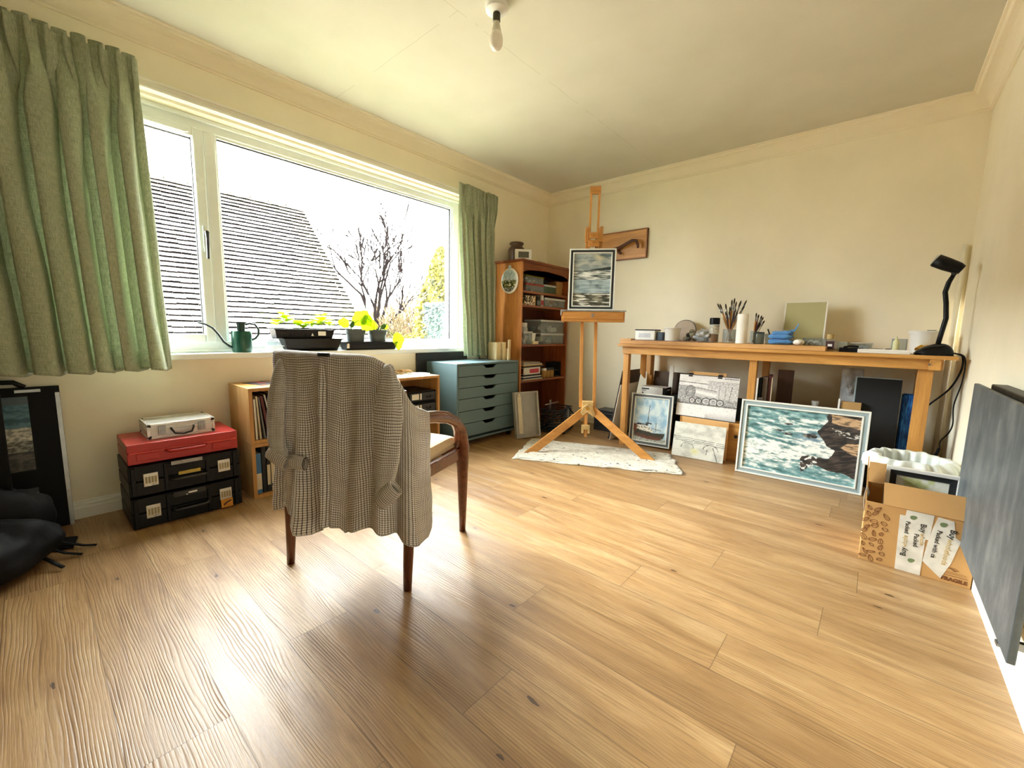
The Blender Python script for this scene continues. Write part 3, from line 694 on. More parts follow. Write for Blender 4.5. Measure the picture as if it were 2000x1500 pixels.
for i in range(41):
    y = i/40; yy = .022+(bw-.044)*y
    zz = .075+.028*math.cos(y*PI*2*2)*-1*(1)+(.012 if False else 0)
    q = abs(y-.5)*2
    zz = .062+.034*(.5+.5*math.cos(PI*(q*2.2)))*0+.036*(.5-.5*math.cos(2*PI*min(1, max(0, (q-.02)/.62))))*1+(.0 if q < .9 else .0)
    if abs(y-.5) < .03: zz = .060-.012*(1-abs(y-.5)/.03)
    if q > .64: zz = .062+.03*((q-.64)/.36)**2
    pts.append((yy, bh-zz))
pts += [(bw-.022, bh-.105), (bw-.022, bh)]
MB().prism(pts, 'x', bd-.018, bd-.002).build('scalloped_rail', M_redy, bk, bev=.001)

def clear_box(name, label, sz, loc, rz=0, lid=None, fill=None, group='clear plastic boxes in the bookcase', cat='storage box', mat=None):
    r_ = thing(name, label, cat, loc, rz, group); a, b, c = sz; mt = mat or M_clear
    m = MB(); th = .002; m.box((0, 0, 0), (a, b, th)).box((0, 0, th), (th, b, c)).box((a-th, 0, th), (a, b, c)).box((th, 0, th), (a-th, th, c)).box((th, b-th, th), (a-th, b, c)); m.build('tub', mt, r_)
    MB().box((-.004, -.004, c), (a+.004, b+.004, c+.006)).box((-.004, -.004, c-.012), (-.001, b+.004, c)).box((a+.001, -.004, c-.012), (a+.004, b+.004, c)).build('lid', lid or M_milky, r_, bev=.001)
    if fill:
        rr = random.Random(len(label)); m = MB()
        for k in range(14):
            s = rr.uniform(.2, .4)*min(b, a, c*1.5)
            m.cb((rr.uniform(s, a-s), rr.uniform(s, b-s), rr.uniform(s*.4, max(s*.5, c-s*.8))), (s, s*rr.uniform(.6, 1.2), s*.7), (rr.uniform(-.5, .5), rr.uniform(-.5, .5), rr.uniform(0, 3)), k % len(fill))
        m.build('contents', fill, r_, bev=.001)
    return r_
bx, by = .018, 3.085
F1 = [BC['green'], BC['white'], BC['navy'], BC['tan']]; F2 = [BC['red'], BC['cream'], BC['tan'], BC['black']]
clear_box('clear_box', 'clear box with red and white contents, lower of two on bookcase top shelf', (.20, .27, .070), (.09, 3.20, 1.3005), lid=clearmat('red_lid', S(170, 60, 50), .6), fill=F2)
clear_box('clear_box', 'clear box with green contents, upper of two on bookcase top shelf', (.20, .27, .072), (.09, 3.195, 1.379), lid=clearmat('yellow_lid', S(170, 160, 60), .6), fill=F1)
clear_box('clear_box', 'small clear green tinted box in the middle of bookcase top shelf', (.16, .20, .082), (.12, 3.485, 1.3005), fill=[BC['green'], BC['black']], mat=clearmat('green_plastic', S(90, 120, 100), .35))
r_ = thing('card_box', 'small brown card box with lid at right end of bookcase top shelf', 'box', (.14, 3.715, 1.3005))
MB().box((0, 0, 0), (.13, .105, .10)).build('base', M_card, r_, bev=.001); MB().box((-.003, -.003, .072), (.133, .108, .138)).build('lid', M_card, r_, bev=.001)
m = MB()
for k in range(3): m.tube([(.18, 3.52+.03*k, 1.392), (.2, 3.54+.03*k, 1.40), (.19, 3.56+.03*k, 1.41), (.17, 3.60+.02*k, 1.43), (.19, 3.63+.02*k, 1.44), (.2, 3.65, 1.42)], .009, 6)
tag(m.build('wire_coil', M_dark, None, smooth=True), 'dark coiled wire on the small green tinted box', 'wire')
# second shelf
r_ = thing('patterned_box', 'small card box printed with white and yellow leaf shapes on second shelf', 'box', (.19, 3.16, 1.1725))
M_swirl = (lambda t: t.done(t.bsdf(t.ramp(t.noise(t.coord(), 26, 2, .5, 2.5), [(.44, S(30, 34, 28)), (.5, S(200, 160, 70)), (.56, S(236, 232, 220))], 'CONSTANT'), .5)))(NT('leaf_print'))
MB().box((0, 0, 0), (.12, .15, .088)).build('carton', M_swirl, r_, bev=.001); MB().box((.0, .152, .0), (.118, .165, .09)).build('side_card', M_card, r_)
o = MB().lathe([(.012, 0), (.014, .01), (.014, .02), (.006, .024), (.006, .028)], (0, 0, 0), 12).build('small_bottle', BC['navy'], None, smooth='auto'); at(tag(o, 'tiny dark blue bottle on top of the leaf printed box', 'bottle'), (.25, 3.20, 1.261))
for i, (y, w_, h, c, b) in enumerate(((3.345, .048, .090, 'black', 'grey'), (3.41, .038, .105, 'white', 'red'))):
    o = book('small_box_set', ('black spined small book' if i == 0 else 'white and red spined small book')+' on the second bookcase shelf', w_, .14, h, BC[c], band=(.1, .55, BC[b]), group='small books on the second shelf'); at(o, (.31, y, 1.1725))
clear_box('clear_box', 'long clear box of paint tubes at right of second bookcase shelf', (.18, .35, .080), (.13, 3.465, 1.1725), fill=F1+F2)
# third shelf
r_ = thing('brush_cleaner_jar', 'pale capped plastic jar standing back left on third bookcase shelf', 'jar', (.17, 3.31, .8065))
MB().lathe([(.045, 0), (.047, .01), (.047, .15), (.04, .165)], n=20).build('body', M_milky, r_, smooth='auto'); MB().lathe([(.043, .165), (.043, .20), (.04, .205), (0, .205)], n=20).build('lid', M_white, r_, smooth='auto')
clear_box('clear_box', 'clear square tub at left front of third bookcase shelf', (.12, .13, .115), (.18, 3.165, .8065), fill=[BC['grey'], BC['white']])
r_ = thing('yogurt_pot', 'pale stacked plastic cup on a cream block on third bookcase shelf', 'cup', (.265, 3.34, .8365))
MB().lathe([(.026, 0), (.037, .07), (.039, .072), (.039, .076), (.035, .076), (.025, .004), (0, .004)], n=20).build('cup', M_paper, r_, smooth='auto')
at(tag(MB().box((-.04, -.042, 0), (.04, .042, .029)).build('cream_block', M_cream, None, bev=.003), 'cream coloured block under the plastic cup on third shelf', 'block'), (.265, 3.35, .8065))
clear_box('clear_box', 'long clear box, lower of two at right of third bookcase shelf', (.20, .39, .10), (.10, 3.43, .8065), fill=[BC['grey'], BC['cream']])
clear_box('clear_box', 'tall clear box holding white pots at right of third bookcase shelf', (.20, .39, .125), (.10, 3.43, .9135), fill=[M_paper, BC['grey'], BC['white']])
# fourth shelf: stacks
rr = random.Random(21)
z = .4665
for i, (sx, sy, th, c, lb) in enumerate(((.22, .30, .010, 'cream', 'cream magazine at the bottom of the fourth shelf pile'), (.21, .29, .014, 'navy', 'navy book low in the fourth shelf pile'), (.2, .28, .010, 'white', 'white magazine low in the fourth shelf pile'), (.21, .29, .016, 'black', 'black book under the red and white box'),)):
    o = MB().box((0, 0, 0), (sx, sy, th)).build('stacked_book', BC[c], None, bev=.001); at(tag(o, lb, 'book', 'pile on the fourth shelf'), (.31-sx, 3.165, z), rr.uniform(-.02, .02)); z += th+.0006
r_ = thing('red_label_box', 'white carton with a pink red label in the fourth shelf pile', 'box', (.10, 3.175, z))
MB().box((0, 0, 0), (.21, .25, .066)).build('carton', BC['white'], r_, bev=.001); MB().box((.21, .085, .012), (.2112, .225, .052)).build('label', plain('pink_red', S(200, 60, 84), .5), r_)
MB().box((.0, -.0012, .004), (.2, 0, .06)).build('side_label', BC['maroon'], r_); z += .0668
for i in range(5):
    th = (.012, .008, .012, .008, .006)[i]; c = ('black', 'tan', 'cream', 'grey', 'cream')[i]
    o = MB().box((0, 0, 0), (.22, .33-.02*i, th)).build('stacked_book', BC[c], None, bev=.001)
    at(tag(o, ('black', 'tan', 'thick cream', 'grey', 'topmost cream')[i]+' pad lying above the red label box', 'book', 'pile on the fourth shelf'), (.09, 3.165, z), rr.uniform(-.03, .03)*0); z += th+.0006
for i, (y, lb) in enumerate(((3.535, 'white lidded jar of ochre pigment beside the red label box'), (3.60, 'second ochre pigment jar on the fourth shelf'), (3.665, 'third ochre pigment jar on the fourth shelf'))):
    r_ = thing('pigment_jar', lb, 'jar', (.27, y, .4665), group='ochre pigment jars')
    MB().lathe([(.026, 0), (.028, .006), (.028, .07), (.024, .078)], n=18).build('jar', plain('ochre_pigment', S(170, 128, 60), .4), r_, smooth='auto'); MB().lathe([(.029, .072), (.029, .092), (.027, .095), (0, .095)], n=18).build('lid', M_white if i == 0 else M_dark, r_, smooth='auto')
o = MB().box((0, 0, 0), (.12, .002, .15)).box((0, .0, 0), (.12, .11, .004)).box((0, .108, 0), (.12, .11, .15)).box((0, 0, .06), (.1, .11, .064)).build('small_rack', M_dark, None); at(tag(o, 'small dark plastic rack at the right end of the fourth bookcase shelf', 'rack'), (.16, 3.715, .4665))
# on the bookcase
jar = thing('stoneware_jar', 'brown stoneware jar with a wide rim on the bookcase', 'jar', (.125, 3.245, 1.5725))
MB().lathe([(.085, 0), (.098, .012), (.10, .03), (.10, .12), (.092, .145), (.074, .158), (.068, .166), (.072, .178), (.084, .186), (.086, .196), (.078, .204), (.066, .2), (.06, .17), (0, .16)], n=32).build('body', plain('brown_stoneware', S(82, 62, 46), .3, 0, .2, 10), jar, smooth=True).scale = (.8, .8, .92)
th = thing('thermostat', 'white framed thermostat with a grey screen in front of the stoneware jar', 'thermostat', (.215, 3.115, 1.5725), rz=math.radians(-44))
MB().box((0, 0, 0), (.022, .155, .098)).build('case', M_white, th, bev=.004)
MB().box((.022, .032, .022), (.0228, .128, .076)).build('screen', plain('lcd_grey', S(96, 98, 92), .2), th)
m = MB().grid(16, 12, lambda u, v: (.08+.10*u+.02*noise.noise(Vector((u*5, v*4, 2))), 3.5+.24*v, 1.574+.06*math.sin(PI*u)*math.sin(PI*v)*(1+.6*noise.noise(Vector((u*7, v*7, 0))))))
tag(m.build('crumpled_bag', M_milky, None, smooth=True, solid=.001, fix=False), 'crumpled clear plastic bag lying at the right on top of the bookcase', 'bag')
# round plate hanging on the bookcase side
def disc_paint(name, parent, r, n, fn, mat, y):
    m = MB(); cols = []
    for j in range(n+1):
        for i in range(4*n): a = 2*PI*i/(4*n); q = j/n; m.v.append((r*q*math.cos(a), y, r*q*math.sin(a))); cols.append(tuple(fn(q*math.cos(a), q*math.sin(a)))+(1,))
    for j in range(n):
        for i in range(4*n): m.f.append([j*4*n+i, j*4*n+(i+1) % (4*n), (j+1)*4*n+(i+1) % (4*n), (j+1)*4*n+i]); m.m.append(0)
    return m.build(name, mat, parent, cols=cols, fix=False)
M_paint = attrmat('oil_paint', .45, .25, 140)
M_print = attrmat('printed_picture', .5, .02, 200)
FN = lambda x, y, z=0, o=4: noise.fractal(Vector((x, y, z)), 1.0, 2.0, o)
def mixc(a, b, t): t = max(0, min(1, t)); return tuple(p*(1-t)+q*t for p, q in zip(a, b))
C3 = lambda r, g, b: S(r, g, b)[:3]
def plate_fn(x, y):
    n = FN(x*4, y*4, 3)
    if y > .05: c = mixc(C3(206, 220, 224), C3(150, 180, 190), n+.4)
    else:
        c = mixc(C3(40, 60, 26), C3(226, 214, 120), (n*2.2)); 
        if n > .35: c = C3(240, 240, 226)
    if -.1 < y < .3 and FN(x*7, y*7, 8) > .25: c = C3(236, 238, 234)
    if y < -.62: c = mixc(C3(40, 44, 34), C3(220, 220, 210), FN(x*9, y*9)*3)
    return c
pl = thing('hanging_plate', 'oval ceramic plate with painted daisies hanging on the bookcase side', 'plate', (.198, 3.072, 1.385))
m = MB(); prof = [(0, .010), (.088, .010), (.100, .004), (.104, 0), (.102, -.004), (.088, .002), (0, .002)]
m.lathe(prof, n=40); m.v = [(x, -z+.0, y*1.12) for x, y, z in m.v]; m.build('rim', M_white, pl, smooth='auto')
o = disc_paint('picture', pl, .088, 30, plate_fn, M_print, -.0105); o.scale = (1, 1, 1.12)
m = MB(); m.box((-.014, -.006, .105), (.014, .004, .135)).tube([(-.01, -.002, .12), (0, -.002, .142), (.01, -.002, .12)], .003, 6); m.build('hanger', plain('pale_blue_glaze', S(180, 200, 206), .3), pl, bev=.002)

# ------------------------------------------------------------- clear lid, rack and cases by the bookcase foot
r_ = thing('plastic_box_lid', 'shallow milky plastic tray standing on end beside the drawer unit', 'tray', (.50, 2.84, .002), rot=(0, -.16, .93-PI/2+.35))
m = MB(); a, b, c = .045, .24, .40
m.box((0, 0, 0), (.003, b, c)).box((0, 0, 0), (a, .003, c)).box((0, b-.003, 0), (a, b, c)).box((0, 0, 0), (a, b, .003)).box((0, 0, c-.003), (a, b, c)).box((a-.003, -.006, -.004+.004), (a, .012, c)).box((a-.003, b-.012, 0), (a, b+.006, c)).box((a-.003, .012, 0), (a, b-.012, .012)).box((a-.003, .012, c-.012), (a, b-.012, c))
m.build('tray', clearmat('frosted_plastic', (.66, .66, .62, 1), .5, .35), r_, bev=.001)
MB().box((a, .02, .04), (a+.002, .06, .36)).tube([(a, .04, .372), (a+.006, .04, .372)], .014, 12).build('paper_strip', BC['cream'], r_)
M_rk = plain('blue_black_wire', S(40, 48, 60), .35, .4, .1, 20)
r_ = thing('wire_rack', 'folded dark metal rack with chrome rods on the floor before the bookcase', 'rack', (.50, 3.22, 0), rz=.35)
m = MB(); rr = random.Random(4)
for i in range(8):
    z = .03+i*.024; m.tube([(-.02, 0+i*.006, z), (.16, .02, z+.004), (.20, .36, z), (.03, .40, z-.002), (-.02, i*.006, z)], .006, 6)
for i in range(6): m.tube([(0, .03+.06*i, .03), (.17, .05+.06*i, .20)], .006, 6)
m.tube([(.18, .0, .004), (.22, .1, .24)], .007).tube([(.22, .1, .24), (.25, .5, .03)], .007); m.build('wire_frame', M_rk, r_, smooth=True)
m = MB()
for y in (.13, .17): m.tube([(.215, y, .01), (.215, y, .22)], .005, 8)
for y in (.10, .135): m.tube([(.05, y-.02, .20), (.05, y-.02, .29)], .005, 8)
m.tube([(.02, .03, .25), (.10, .2, .26)], .006, 8); m.build('chrome_rod', M_metal, r_, smooth=True)
MB().box((-.03, -.02, 0), (.23, .32, .022)).build('base_board', M_dark, r_, bev=.003)
for i, (x, y, z, sx, sy, sz, lb) in enumerate(((.80, 3.66, 0, .30, .18, .13, 'dark storage case on the floor behind the easel, lower'), (.82, 3.665, .131, .27, .165, .07, 'dark flat case on top of the case behind the easel'))):
    o = MB().box((0, 0, 0), (sx, sy, sz)).box((.02, -.004, sz*.4), (sx-.02, 0, sz*.6)).build('dark_case', M_dark, None, bev=.006); at(tag(o, lb, 'case', 'dark cases behind the easel'), (x, y, z))

# ------------------------------------------------------------- dust sheet and easel
t = NT('paint_spotted_cotton'); uv = t.coord(); n = t.noise(uv, 30, 4)
sp_ = t.n('TexVoronoi', {'Vector': uv, 'Scale': 26}); kd = sp_.outputs['Distance']; kc = t.n('SeparateColor', {0: sp_.outputs['Color']})
dots = t.math('MULTIPLY', t.math('LESS_THAN', kd, t.math('MULTIPLY', kc.outputs[0], .30)), t.math('GREATER_THAN', kc.outputs[1], .35))
lines = t.ramp(t.noise(t.coord(scale=(1, 2.2, 1)), 6, 3, .5, 1.5), [(.492, (0, 0, 0, 1)), (.5, (1, 1, 1, 1)), (.508, (0, 0, 0, 1))])
c = t.mix(dots, t.ramp(n, [(.3, S(196, 192, 178)), (.7, S(222, 218, 206))]), S(104, 106, 104))
c = t.mix(t.math('MULTIPLY', lines, .8), c, S(96, 98, 90))
M_sheet = t.done(t.bsdf(c, .9, 0, t.bump(t.noise(uv, 60, 4), .4, .002)))
shc = [(.62, 2.93), (.86, 2.40), (1.90, 2.93), (1.66, 3.48)]
def sheetP(u, v, k=0):
    a, b, c_, d = [Vector(q+(0,)) for q in ((.86, 2.40), (1.905, 2.93), (1.66, 3.33), (.615, 2.93))]
    p = (a*(1-u)+b*u)*(1-v)+(d*(1-u)+c_*u)*v
    e = min(u, 1-u, v, 1-v)
    p.x += .018*noise.noise(Vector((u*6, v*6, 1)))*(1 if e < .1 else .3); p.y += .022*noise.noise(Vector((u*7, v*6, 5)))*(1 if e < .1 else .3)
    h = .007+.012*max(0, noise.noise(Vector((u*7, v*5, 2))))*(1-.5*(e < .05))+.010*abs(noise.noise(Vector((u*3+v*4, v*9, 7))))
    if k: h = max(.0015, h*.3)
    return (p.x, p.y, h)
sh = thing('dust_sheet', 'crumpled white paint spotted dust sheet spread under the easel', 'dust sheet', (0, 0, 0))
MB().grid(90, 50, sheetP).build('cloth', M_sheet, sh, smooth=True, solid=.003, fix=False)
m = MB(); m.grid(90, 3, lambda u, v: (lambda p: (p[0]+.02*(v-.5)*.4, p[1]-.022*v-.004*noise.noise(Vector((u*30, v, 0))), .002+.010*abs(math.sin(u*23+3*noise.noise(Vector((u*9, 0, 0)))))*math.sin(PI*v)+.003*(1-v)))(sheetP(u, .0)))
m.build('folded_hem', M_sheet, sh, smooth=True, solid=.003, fix=False)

ez = thing('easel', 'tall wooden studio easel with drawer tray standing on the dust sheet', 'easel', (1.242, 2.8205, 0), rz=math.radians(32.42))
M_ew = wood('beech_easel', S(168, 112, 52), S(212, 156, 84), 'z', 1.2, .4); M_ewx = wood('beech_easel_cross', S(168, 110, 50), S(214, 156, 82), 'x', 1.2, .4)
# local frame: x to the right along the tray, -y to the painter
def bar(m, a, b, w_, d):
    a = Vector(a); b = Vector(b); dd = (b-a).normalized(); s = Vector((0, 1, 0)).cross(dd)
    if s.length < .05: s = Vector((1, 0, 0))
    s.normalize(); t_ = dd.cross(s).normalized()
    vs = []
    for p in (a, b):
        for i, j in ((-1, -1), (1, -1), (1, 1), (-1, 1)): vs.append(p+s*i*w_/2+t_*j*d/2)
    return m.add(vs, [(0, 1, 2, 3), (7, 6, 5, 4), (0, 1, 5, 4), (1, 2, 6, 5), (2, 3, 7, 6), (3, 0, 4, 7)])
def add_leg(a, b, w_, d, nm='leg'):
    m = MB(); bar(m, a, b, w_, d); return m.build(nm, M_ew, ez, bev=.003)
for sx in (-1, 1):
    # splayed front foot, cut flat on the floor
    x0, x1 = sx*.015, sx*.435
    m = MB(); a = Vector((x0, .20, .335)); b = Vector((x1, .0, .010)); dd = (b-a).normalized(); wv = Vector((dd.z*-1*sx, 0, dd.x*sx)).normalized()*.030; tv = dd.cross(wv).normalized()*.011
    b0 = b-wv*1.0; 
    vs = [a-wv-tv, a+wv-tv, a+wv+tv, a-wv+tv, b-wv-tv-dd*0, b+wv-tv, b+wv+tv, b-wv+tv]
    lo = min(v.z for v in vs[4:])
    for k in (4, 5, 6, 7):
        if True: q = vs[k]; tpar = (.0095-q.z)/dd.z if abs(dd.z) > 1e-3 else 0; vs[k] = q+dd*tpar
    m.add(vs, [(0, 1, 2, 3), (7, 6, 5, 4), (0, 1, 5, 4), (1, 2, 6, 5), (2, 3, 7, 6), (3, 0, 4, 7)]); m.build('front_foot', M_ewx, ez, bev=.002)
m = MB(); bar(m, (-.068, .215, .34), (-.083, .215, 1.0), .026, .022); m.build('post', M_ew, ez, bev=.003)
m = MB(); bar(m, (.036, .215, .34), (.022, .215, 1.0), .026, .022); m.build('post', M_ew, ez, bev=.003)
m = MB(); bar(m, (-.083, .215, 1.0), (-.068, .222, 1.72), .022, .022); m.build('post', M_ew, ez, bev=.003)
m = MB(); bar(m, (.022, .215, 1.0), (.036, .222, 1.72), .022, .022); m.build('post', M_ew, ez, bev=.003)
m = MB(); bar(m, (-.02, .24, .36), (-.02, .74, .012), .03, .024); bar(m, (-.02, .235, .34), (-.02, .22, .10), .022, .022); m.build('back_leg', M_ew, ez, bev=.003)
m = MB(); m.cb((-.015, .20, .365), (.085, .05, .06)).prism([(-.07, .30), (-.05, .35), (-.015, .375), (.025, .35), (.045, .30), (.03, .275), (-.015, .31), (-.055, .275)], 'y', .165, .185); m.build('joint_block', plain('worn_beech', S(206, 176, 120), .5, 0, .2, 20), ez, bev=.002)
m = MB(); m.prism([(-.055, .20), (-.055, .135), (-.037, .135), (-.037, .165), (-.008, .165), (-.008, .135), (.010, .135), (.010, .20)], 'y', .19, .215); m.build('lower_bracket', plain('worn_beech', S(206, 176, 120)), ez, bev=.002)
m = MB().tube([(-.015, .15, .345), (-.015, .19, .345)], .012, 12).tube([(-.015, .10+.045, .345), (-.015, .155, .345)], .016, 8); m.build('wing_bolt', M_brass, ez, smooth='auto')
# tray with drawer
MB().box((-.238, .085, 1.008), (.222, .22, 1.085)).build('tray_box', M_ewx, ez, bev=.003)
dr = MB().box((-.225, .078, 1.030), (.210, .086, 1.080)).build('drawer', M_ewx, ez, bev=.002)
MB().lathe([(.004, 0), (.005, .012), (.012, .018), (.012, .024), (0, .028)], n=14).build('knob', M_metal, dr, smooth='auto').matrix_local = Matrix.Translation((-.01, .078, 1.055)) @ Matrix.Rotation(PI/2, 4, 'X')
M_grime = plain('paint_stained_grey', S(150, 150, 146), .6, 0, .35, 22, .4)
MB().box((-.242, .078, 1.085), (.226, .225, 1.094)).box((-.246, .072, 1.082), (-.215, .084, 1.092)).box((.2, .072, 1.082), (.229, .084, 1.093)).prism([(-.246, 1.09), (-.246, 1.05), (-.238, 1.06), (-.236, 1.09)], 'y', .08, .12).build('stained_ledge', M_grime, ez, bev=.001)
# mast
m = MB(); m.box((-.062, .185, 1.05), (-.046, .203, 2.0)).build('mast_rail', M_ew, ez, bev=.002)
m = MB(); m.box((-.002, .185, 1.05), (.014, .203, 2.0)).build('mast_rail', M_ew, ez, bev=.002)
MB().box((-.064, .183, 1.945), (.016, .205, 2.0)).build('mast_head', M_ewx, ez, bev=.003)
MB().box((-.088, .178, 1.60), (-.060, .207, 1.70)).build('side_cheek', M_ew, ez, bev=.003); MB().box((.012, .178, 1.60), (.044, .207, 1.70)).build('side_cheek', M_ew, ez, bev=.003)
m = MB(); m.box((-.055, .165, 1.625), (.010, .186, 1.668)); m.build('canvas_clamp', M_ewx, ez, bev=.004)
m = MB(); m.box((-.062, .155, 1.565), (.016, .184, 1.612)).box((-.07, .135, 1.578), (.024, .160, 1.585)); m.build('canvas_clamp', M_ewx, ez, bev=.004)
m = MB()
for z in (1.645, 1.59): m.tube([(-.022, .165 if z > 1.6 else .155, z), (-.022, .150, z)], .006, 8).tube([(-.030, .148, z+.006), (-.012, .148, z-.004)], .005, 6)
m.build('clamp_knob', M_brass, ez, smooth='auto')

# ------------------------------------------------------------- framed pictures
def painting(name, parent, w_, h, nx, ny, fn, mat, y=0, x0=0, z0=0):
    m = MB(); cols = []
    for j in range(ny+1):
        for i in range(nx+1):
            u, v = i/nx, 1-j/ny
            m.v.append((x0+u*w_, y, z0+(1-v)*h)); cols.append(tuple(max(0, k) for k in fn(u, v))+(1,))
    for j in range(ny):
        for i in range(nx): a = j*(nx+1)+i; m.f.append([a, a+1, a+nx+2, a+nx+1]); m.m.append(0)
    return m.build(name, mat, parent, cols=cols, fix=False)
def molding(parent, w_, h, bands, name='frame'):
    """nested frame bands: (width, front y, back y, material, part name)"""
    o_ = 0
    for bw_, yf, yb, mt, nm in bands:
        m = MB(); a, b, c, d = o_, w_-o_, o_, h-o_
        m.prism([(a, c), (a+bw_, c+bw_), (a+bw_, d-bw_), (a, d)], 'y', yf, yb).prism([(b, c), (b, d), (b-bw_, d-bw_), (b-bw_, c+bw_)], 'y', yf, yb)
        m.prism([(a, c), (b, c), (b-bw_, c+bw_), (a+bw_, c+bw_)], 'y', yf, yb).prism([(a, d), (a+bw_, d-bw_), (b-bw_, d-bw_), (b, d)], 'y', yf, yb)
        m.build(nm, mt, parent, bev=.0012); o_ += bw_
    return o_
def inpoly(x, y, P):
    r = False; j = len(P)-1
    for i in range(len(P)):
        if (P[i][1] > y) != (P[j][1] > y) and x < (P[j][0]-P[i][0])*(y-P[i][1])/(P[j][1]-P[i][1])+P[i][0]: r = not r
        j = i
    return r
M_bone = plain('bone_white_frame', S(226, 230, 226), .4, 0, .04, 12); M_char = plain('charcoal_frame', S(38, 42, 44), .4, 0, .1, 12)
M_gb = plain('grey_blue_frame', S(150, 168, 174), .4, 0, .06, 12)

def sea1(u, v):   # small seascape on the easel, v down
    n = FN(u*5, v*9, 1); s = FN(u*3+v, v*34, 4); hz = .345-.03*u
    hill = hz-.055*max(0, (u-.35)/.65)**.8-.01
    if v < hill:
        c = mixc(C3(140, 156, 162), C3(186, 190, 184), .5+n*.8+.3*FN(u*4, v*14, 9)); c = mixc(c, C3(212, 206, 168), max(0, 1-abs(v-.06)/.09)*max(0, 1-abs(u-.72)/.25)*1.1); c = mixc(c, C3(96, 112, 120), max(0, FN(u*3, v*16, 6))*1.3)
        return c
    if v < hz: return mixc(C3(44, 56, 58), C3(70, 86, 80), n+.4)
    if v < .50: c = mixc(C3(112, 128, 130), C3(238, 242, 240), .35+s*1.6); return mixc(c, C3(60, 70, 70), max(0, -s*2+n*.4-.1))
    if v < .76: c = mixc(C3(136, 160, 174), C3(186, 206, 214), .5+s*.9); return mixc(c, C3(100, 118, 128), max(0, -n))
    c = mixc(C3(62, 62, 52), C3(140, 138, 120), .4+n*1.2)
    return mixc(c, C3(236, 238, 232), max(0, s*3-.3+(.3 if .88 < v < .93 else 0)))
def framed(name, label, w_, h, bands, fn, nx, ny, loc, rz, tilt, mat=None, group=None, cat='painting', depth=.02):
    r_ = thing(name, label, cat, loc, group=group, rot=(-tilt, 0, rz))
    k = molding(r_, w_, h, bands)
    MB().box((k*.5, depth*.5, k*.5), (w_-k*.5, depth*.8, h-k*.5)).build('backing_board', M_card, r_)
    painting('picture', r_, w_-2*k, h-2*k, nx, ny, fn, mat or M_paint, depth*.35, k, k)
    return r_
ezM = Matrix.Translation((1.242, 2.8205, 0)) @ Matrix.Rotation(math.radians(32.42), 4, 'Z')
p = ezM @ Vector((-.195, .125, 1.0945))
framed('framed_seascape', 'small grey blue seascape in a white and charcoal frame standing on the easel', .340, .452, [(.010, -.004, .02, M_bone, 'frame'), (.016, .0, .02, M_char, 'frame_inset'), (.008, -.001, .02, M_bone, 'frame_slip')], sea1, 110, 150, p, math.radians(32.42), .045)

CLIFF = [(.725, -.02), (1.02, -.02), (1.02, .90), (.90, .84), (.80, .84), (.72, .80), (.66, .78), (.55, .92), (.535, .74), (.52, .68), (.60, .655), (.68, .665), (.76, .66), (.80, .60), (.82, .53), (.75, .48), (.70, .37), (.655, .28), (.735, .12)]
def sea2(u, v):
    wx = .012*FN(u*16, v*16, 3); uu, vv = u+wx, v+.012*FN(u*15, v*15, 9)
    s = FN(u*7+v*3, v*22-u*4, 2); n = FN(u*4, v*5, 5); f = FN(u*26, v*40, 7)
    if inpoly(uu, vv, CLIFF):
        c = mixc(C3(38, 38, 40), C3(84, 74, 68), .3+FN(u*9-v*6, v*34+u*16, 4)*1.2)
        tan_ = (vv < .13+.22*(uu-.78) and vv > .0+.20*(uu-.74) and uu > .76) or (inpoly(uu, vv, [(.86, .47), (.92, .40), (1, .38), (1, .56), (.93, .53)]))
        if tan_: c = mixc(C3(196, 164, 128), C3(110, 92, 76), max(0, FN(u*12, v*40, 2)*2+.2))
        if .20 < vv-.25*(uu-.75) < .27 and uu > .77 and f > .12: c = C3(196, 196, 190)
        if uu < .70 and vv > .66 and FN(u*22, v*22, 6) > .22: c = C3(220, 226, 226)
        return c
    base = mixc(C3(92, 138, 142), C3(140, 182, 186), .45+s*1.1)
    base = mixc(base, C3(122, 152, 176), max(0, 1-math.hypot((u-.62)/.2, (v-.40)/.18)))
    foam = .75*math.exp(-((v-.62-.1*(.4-u))/.16)**2)+.3*math.exp(-((v-.86+.3*u)/.10)**2)*(u < .45)+.35*math.exp(-((u-.70)/.10)**2-((v-.48)/.09)**2)+.6*math.exp(-((v-.15-.02*(u-.5))/.035)**2)*(u > .3)+.25*math.exp(-((v-.27)/.06)**2-((u-.45)/.25)**2)
    if v < .10: foam -= .25
    c = mixc(base, C3(238, 242, 238), (foam*1.35+s*1.3+f*.7-.12)*1.0)
    c = mixc(c, C3(64, 100, 104), max(0, -s*1.6-f*.6-.28+(v < .35)*.1-foam*.6))
    for (a, b, ra, rb) in ((.40, .22, .04, .014), (.33, .335, .05, .012), (.40, .37, .045, .018), (.60, .36, .07, .035), (.47, .44, .02, .008)):
        if math.hypot((uu-a)/ra, (vv-b)/rb) < 1: c = mixc(C3(40, 42, 46), C3(130, 132, 126), max(0, f*2+.0))
    return c
framed('framed_seascape', 'large framed painting of white surf breaking on dark cliffs leaning on the table leg', .675, .50,
       [(.010, -.004, .024, M_bone, 'frame'), (.020, .002, .024, M_gb, 'frame_inset'), (.009, -.002, .024, M_bone, 'frame_slip')], sea2, 300, 200, (2.140, 3.266, .002), .045, .075)

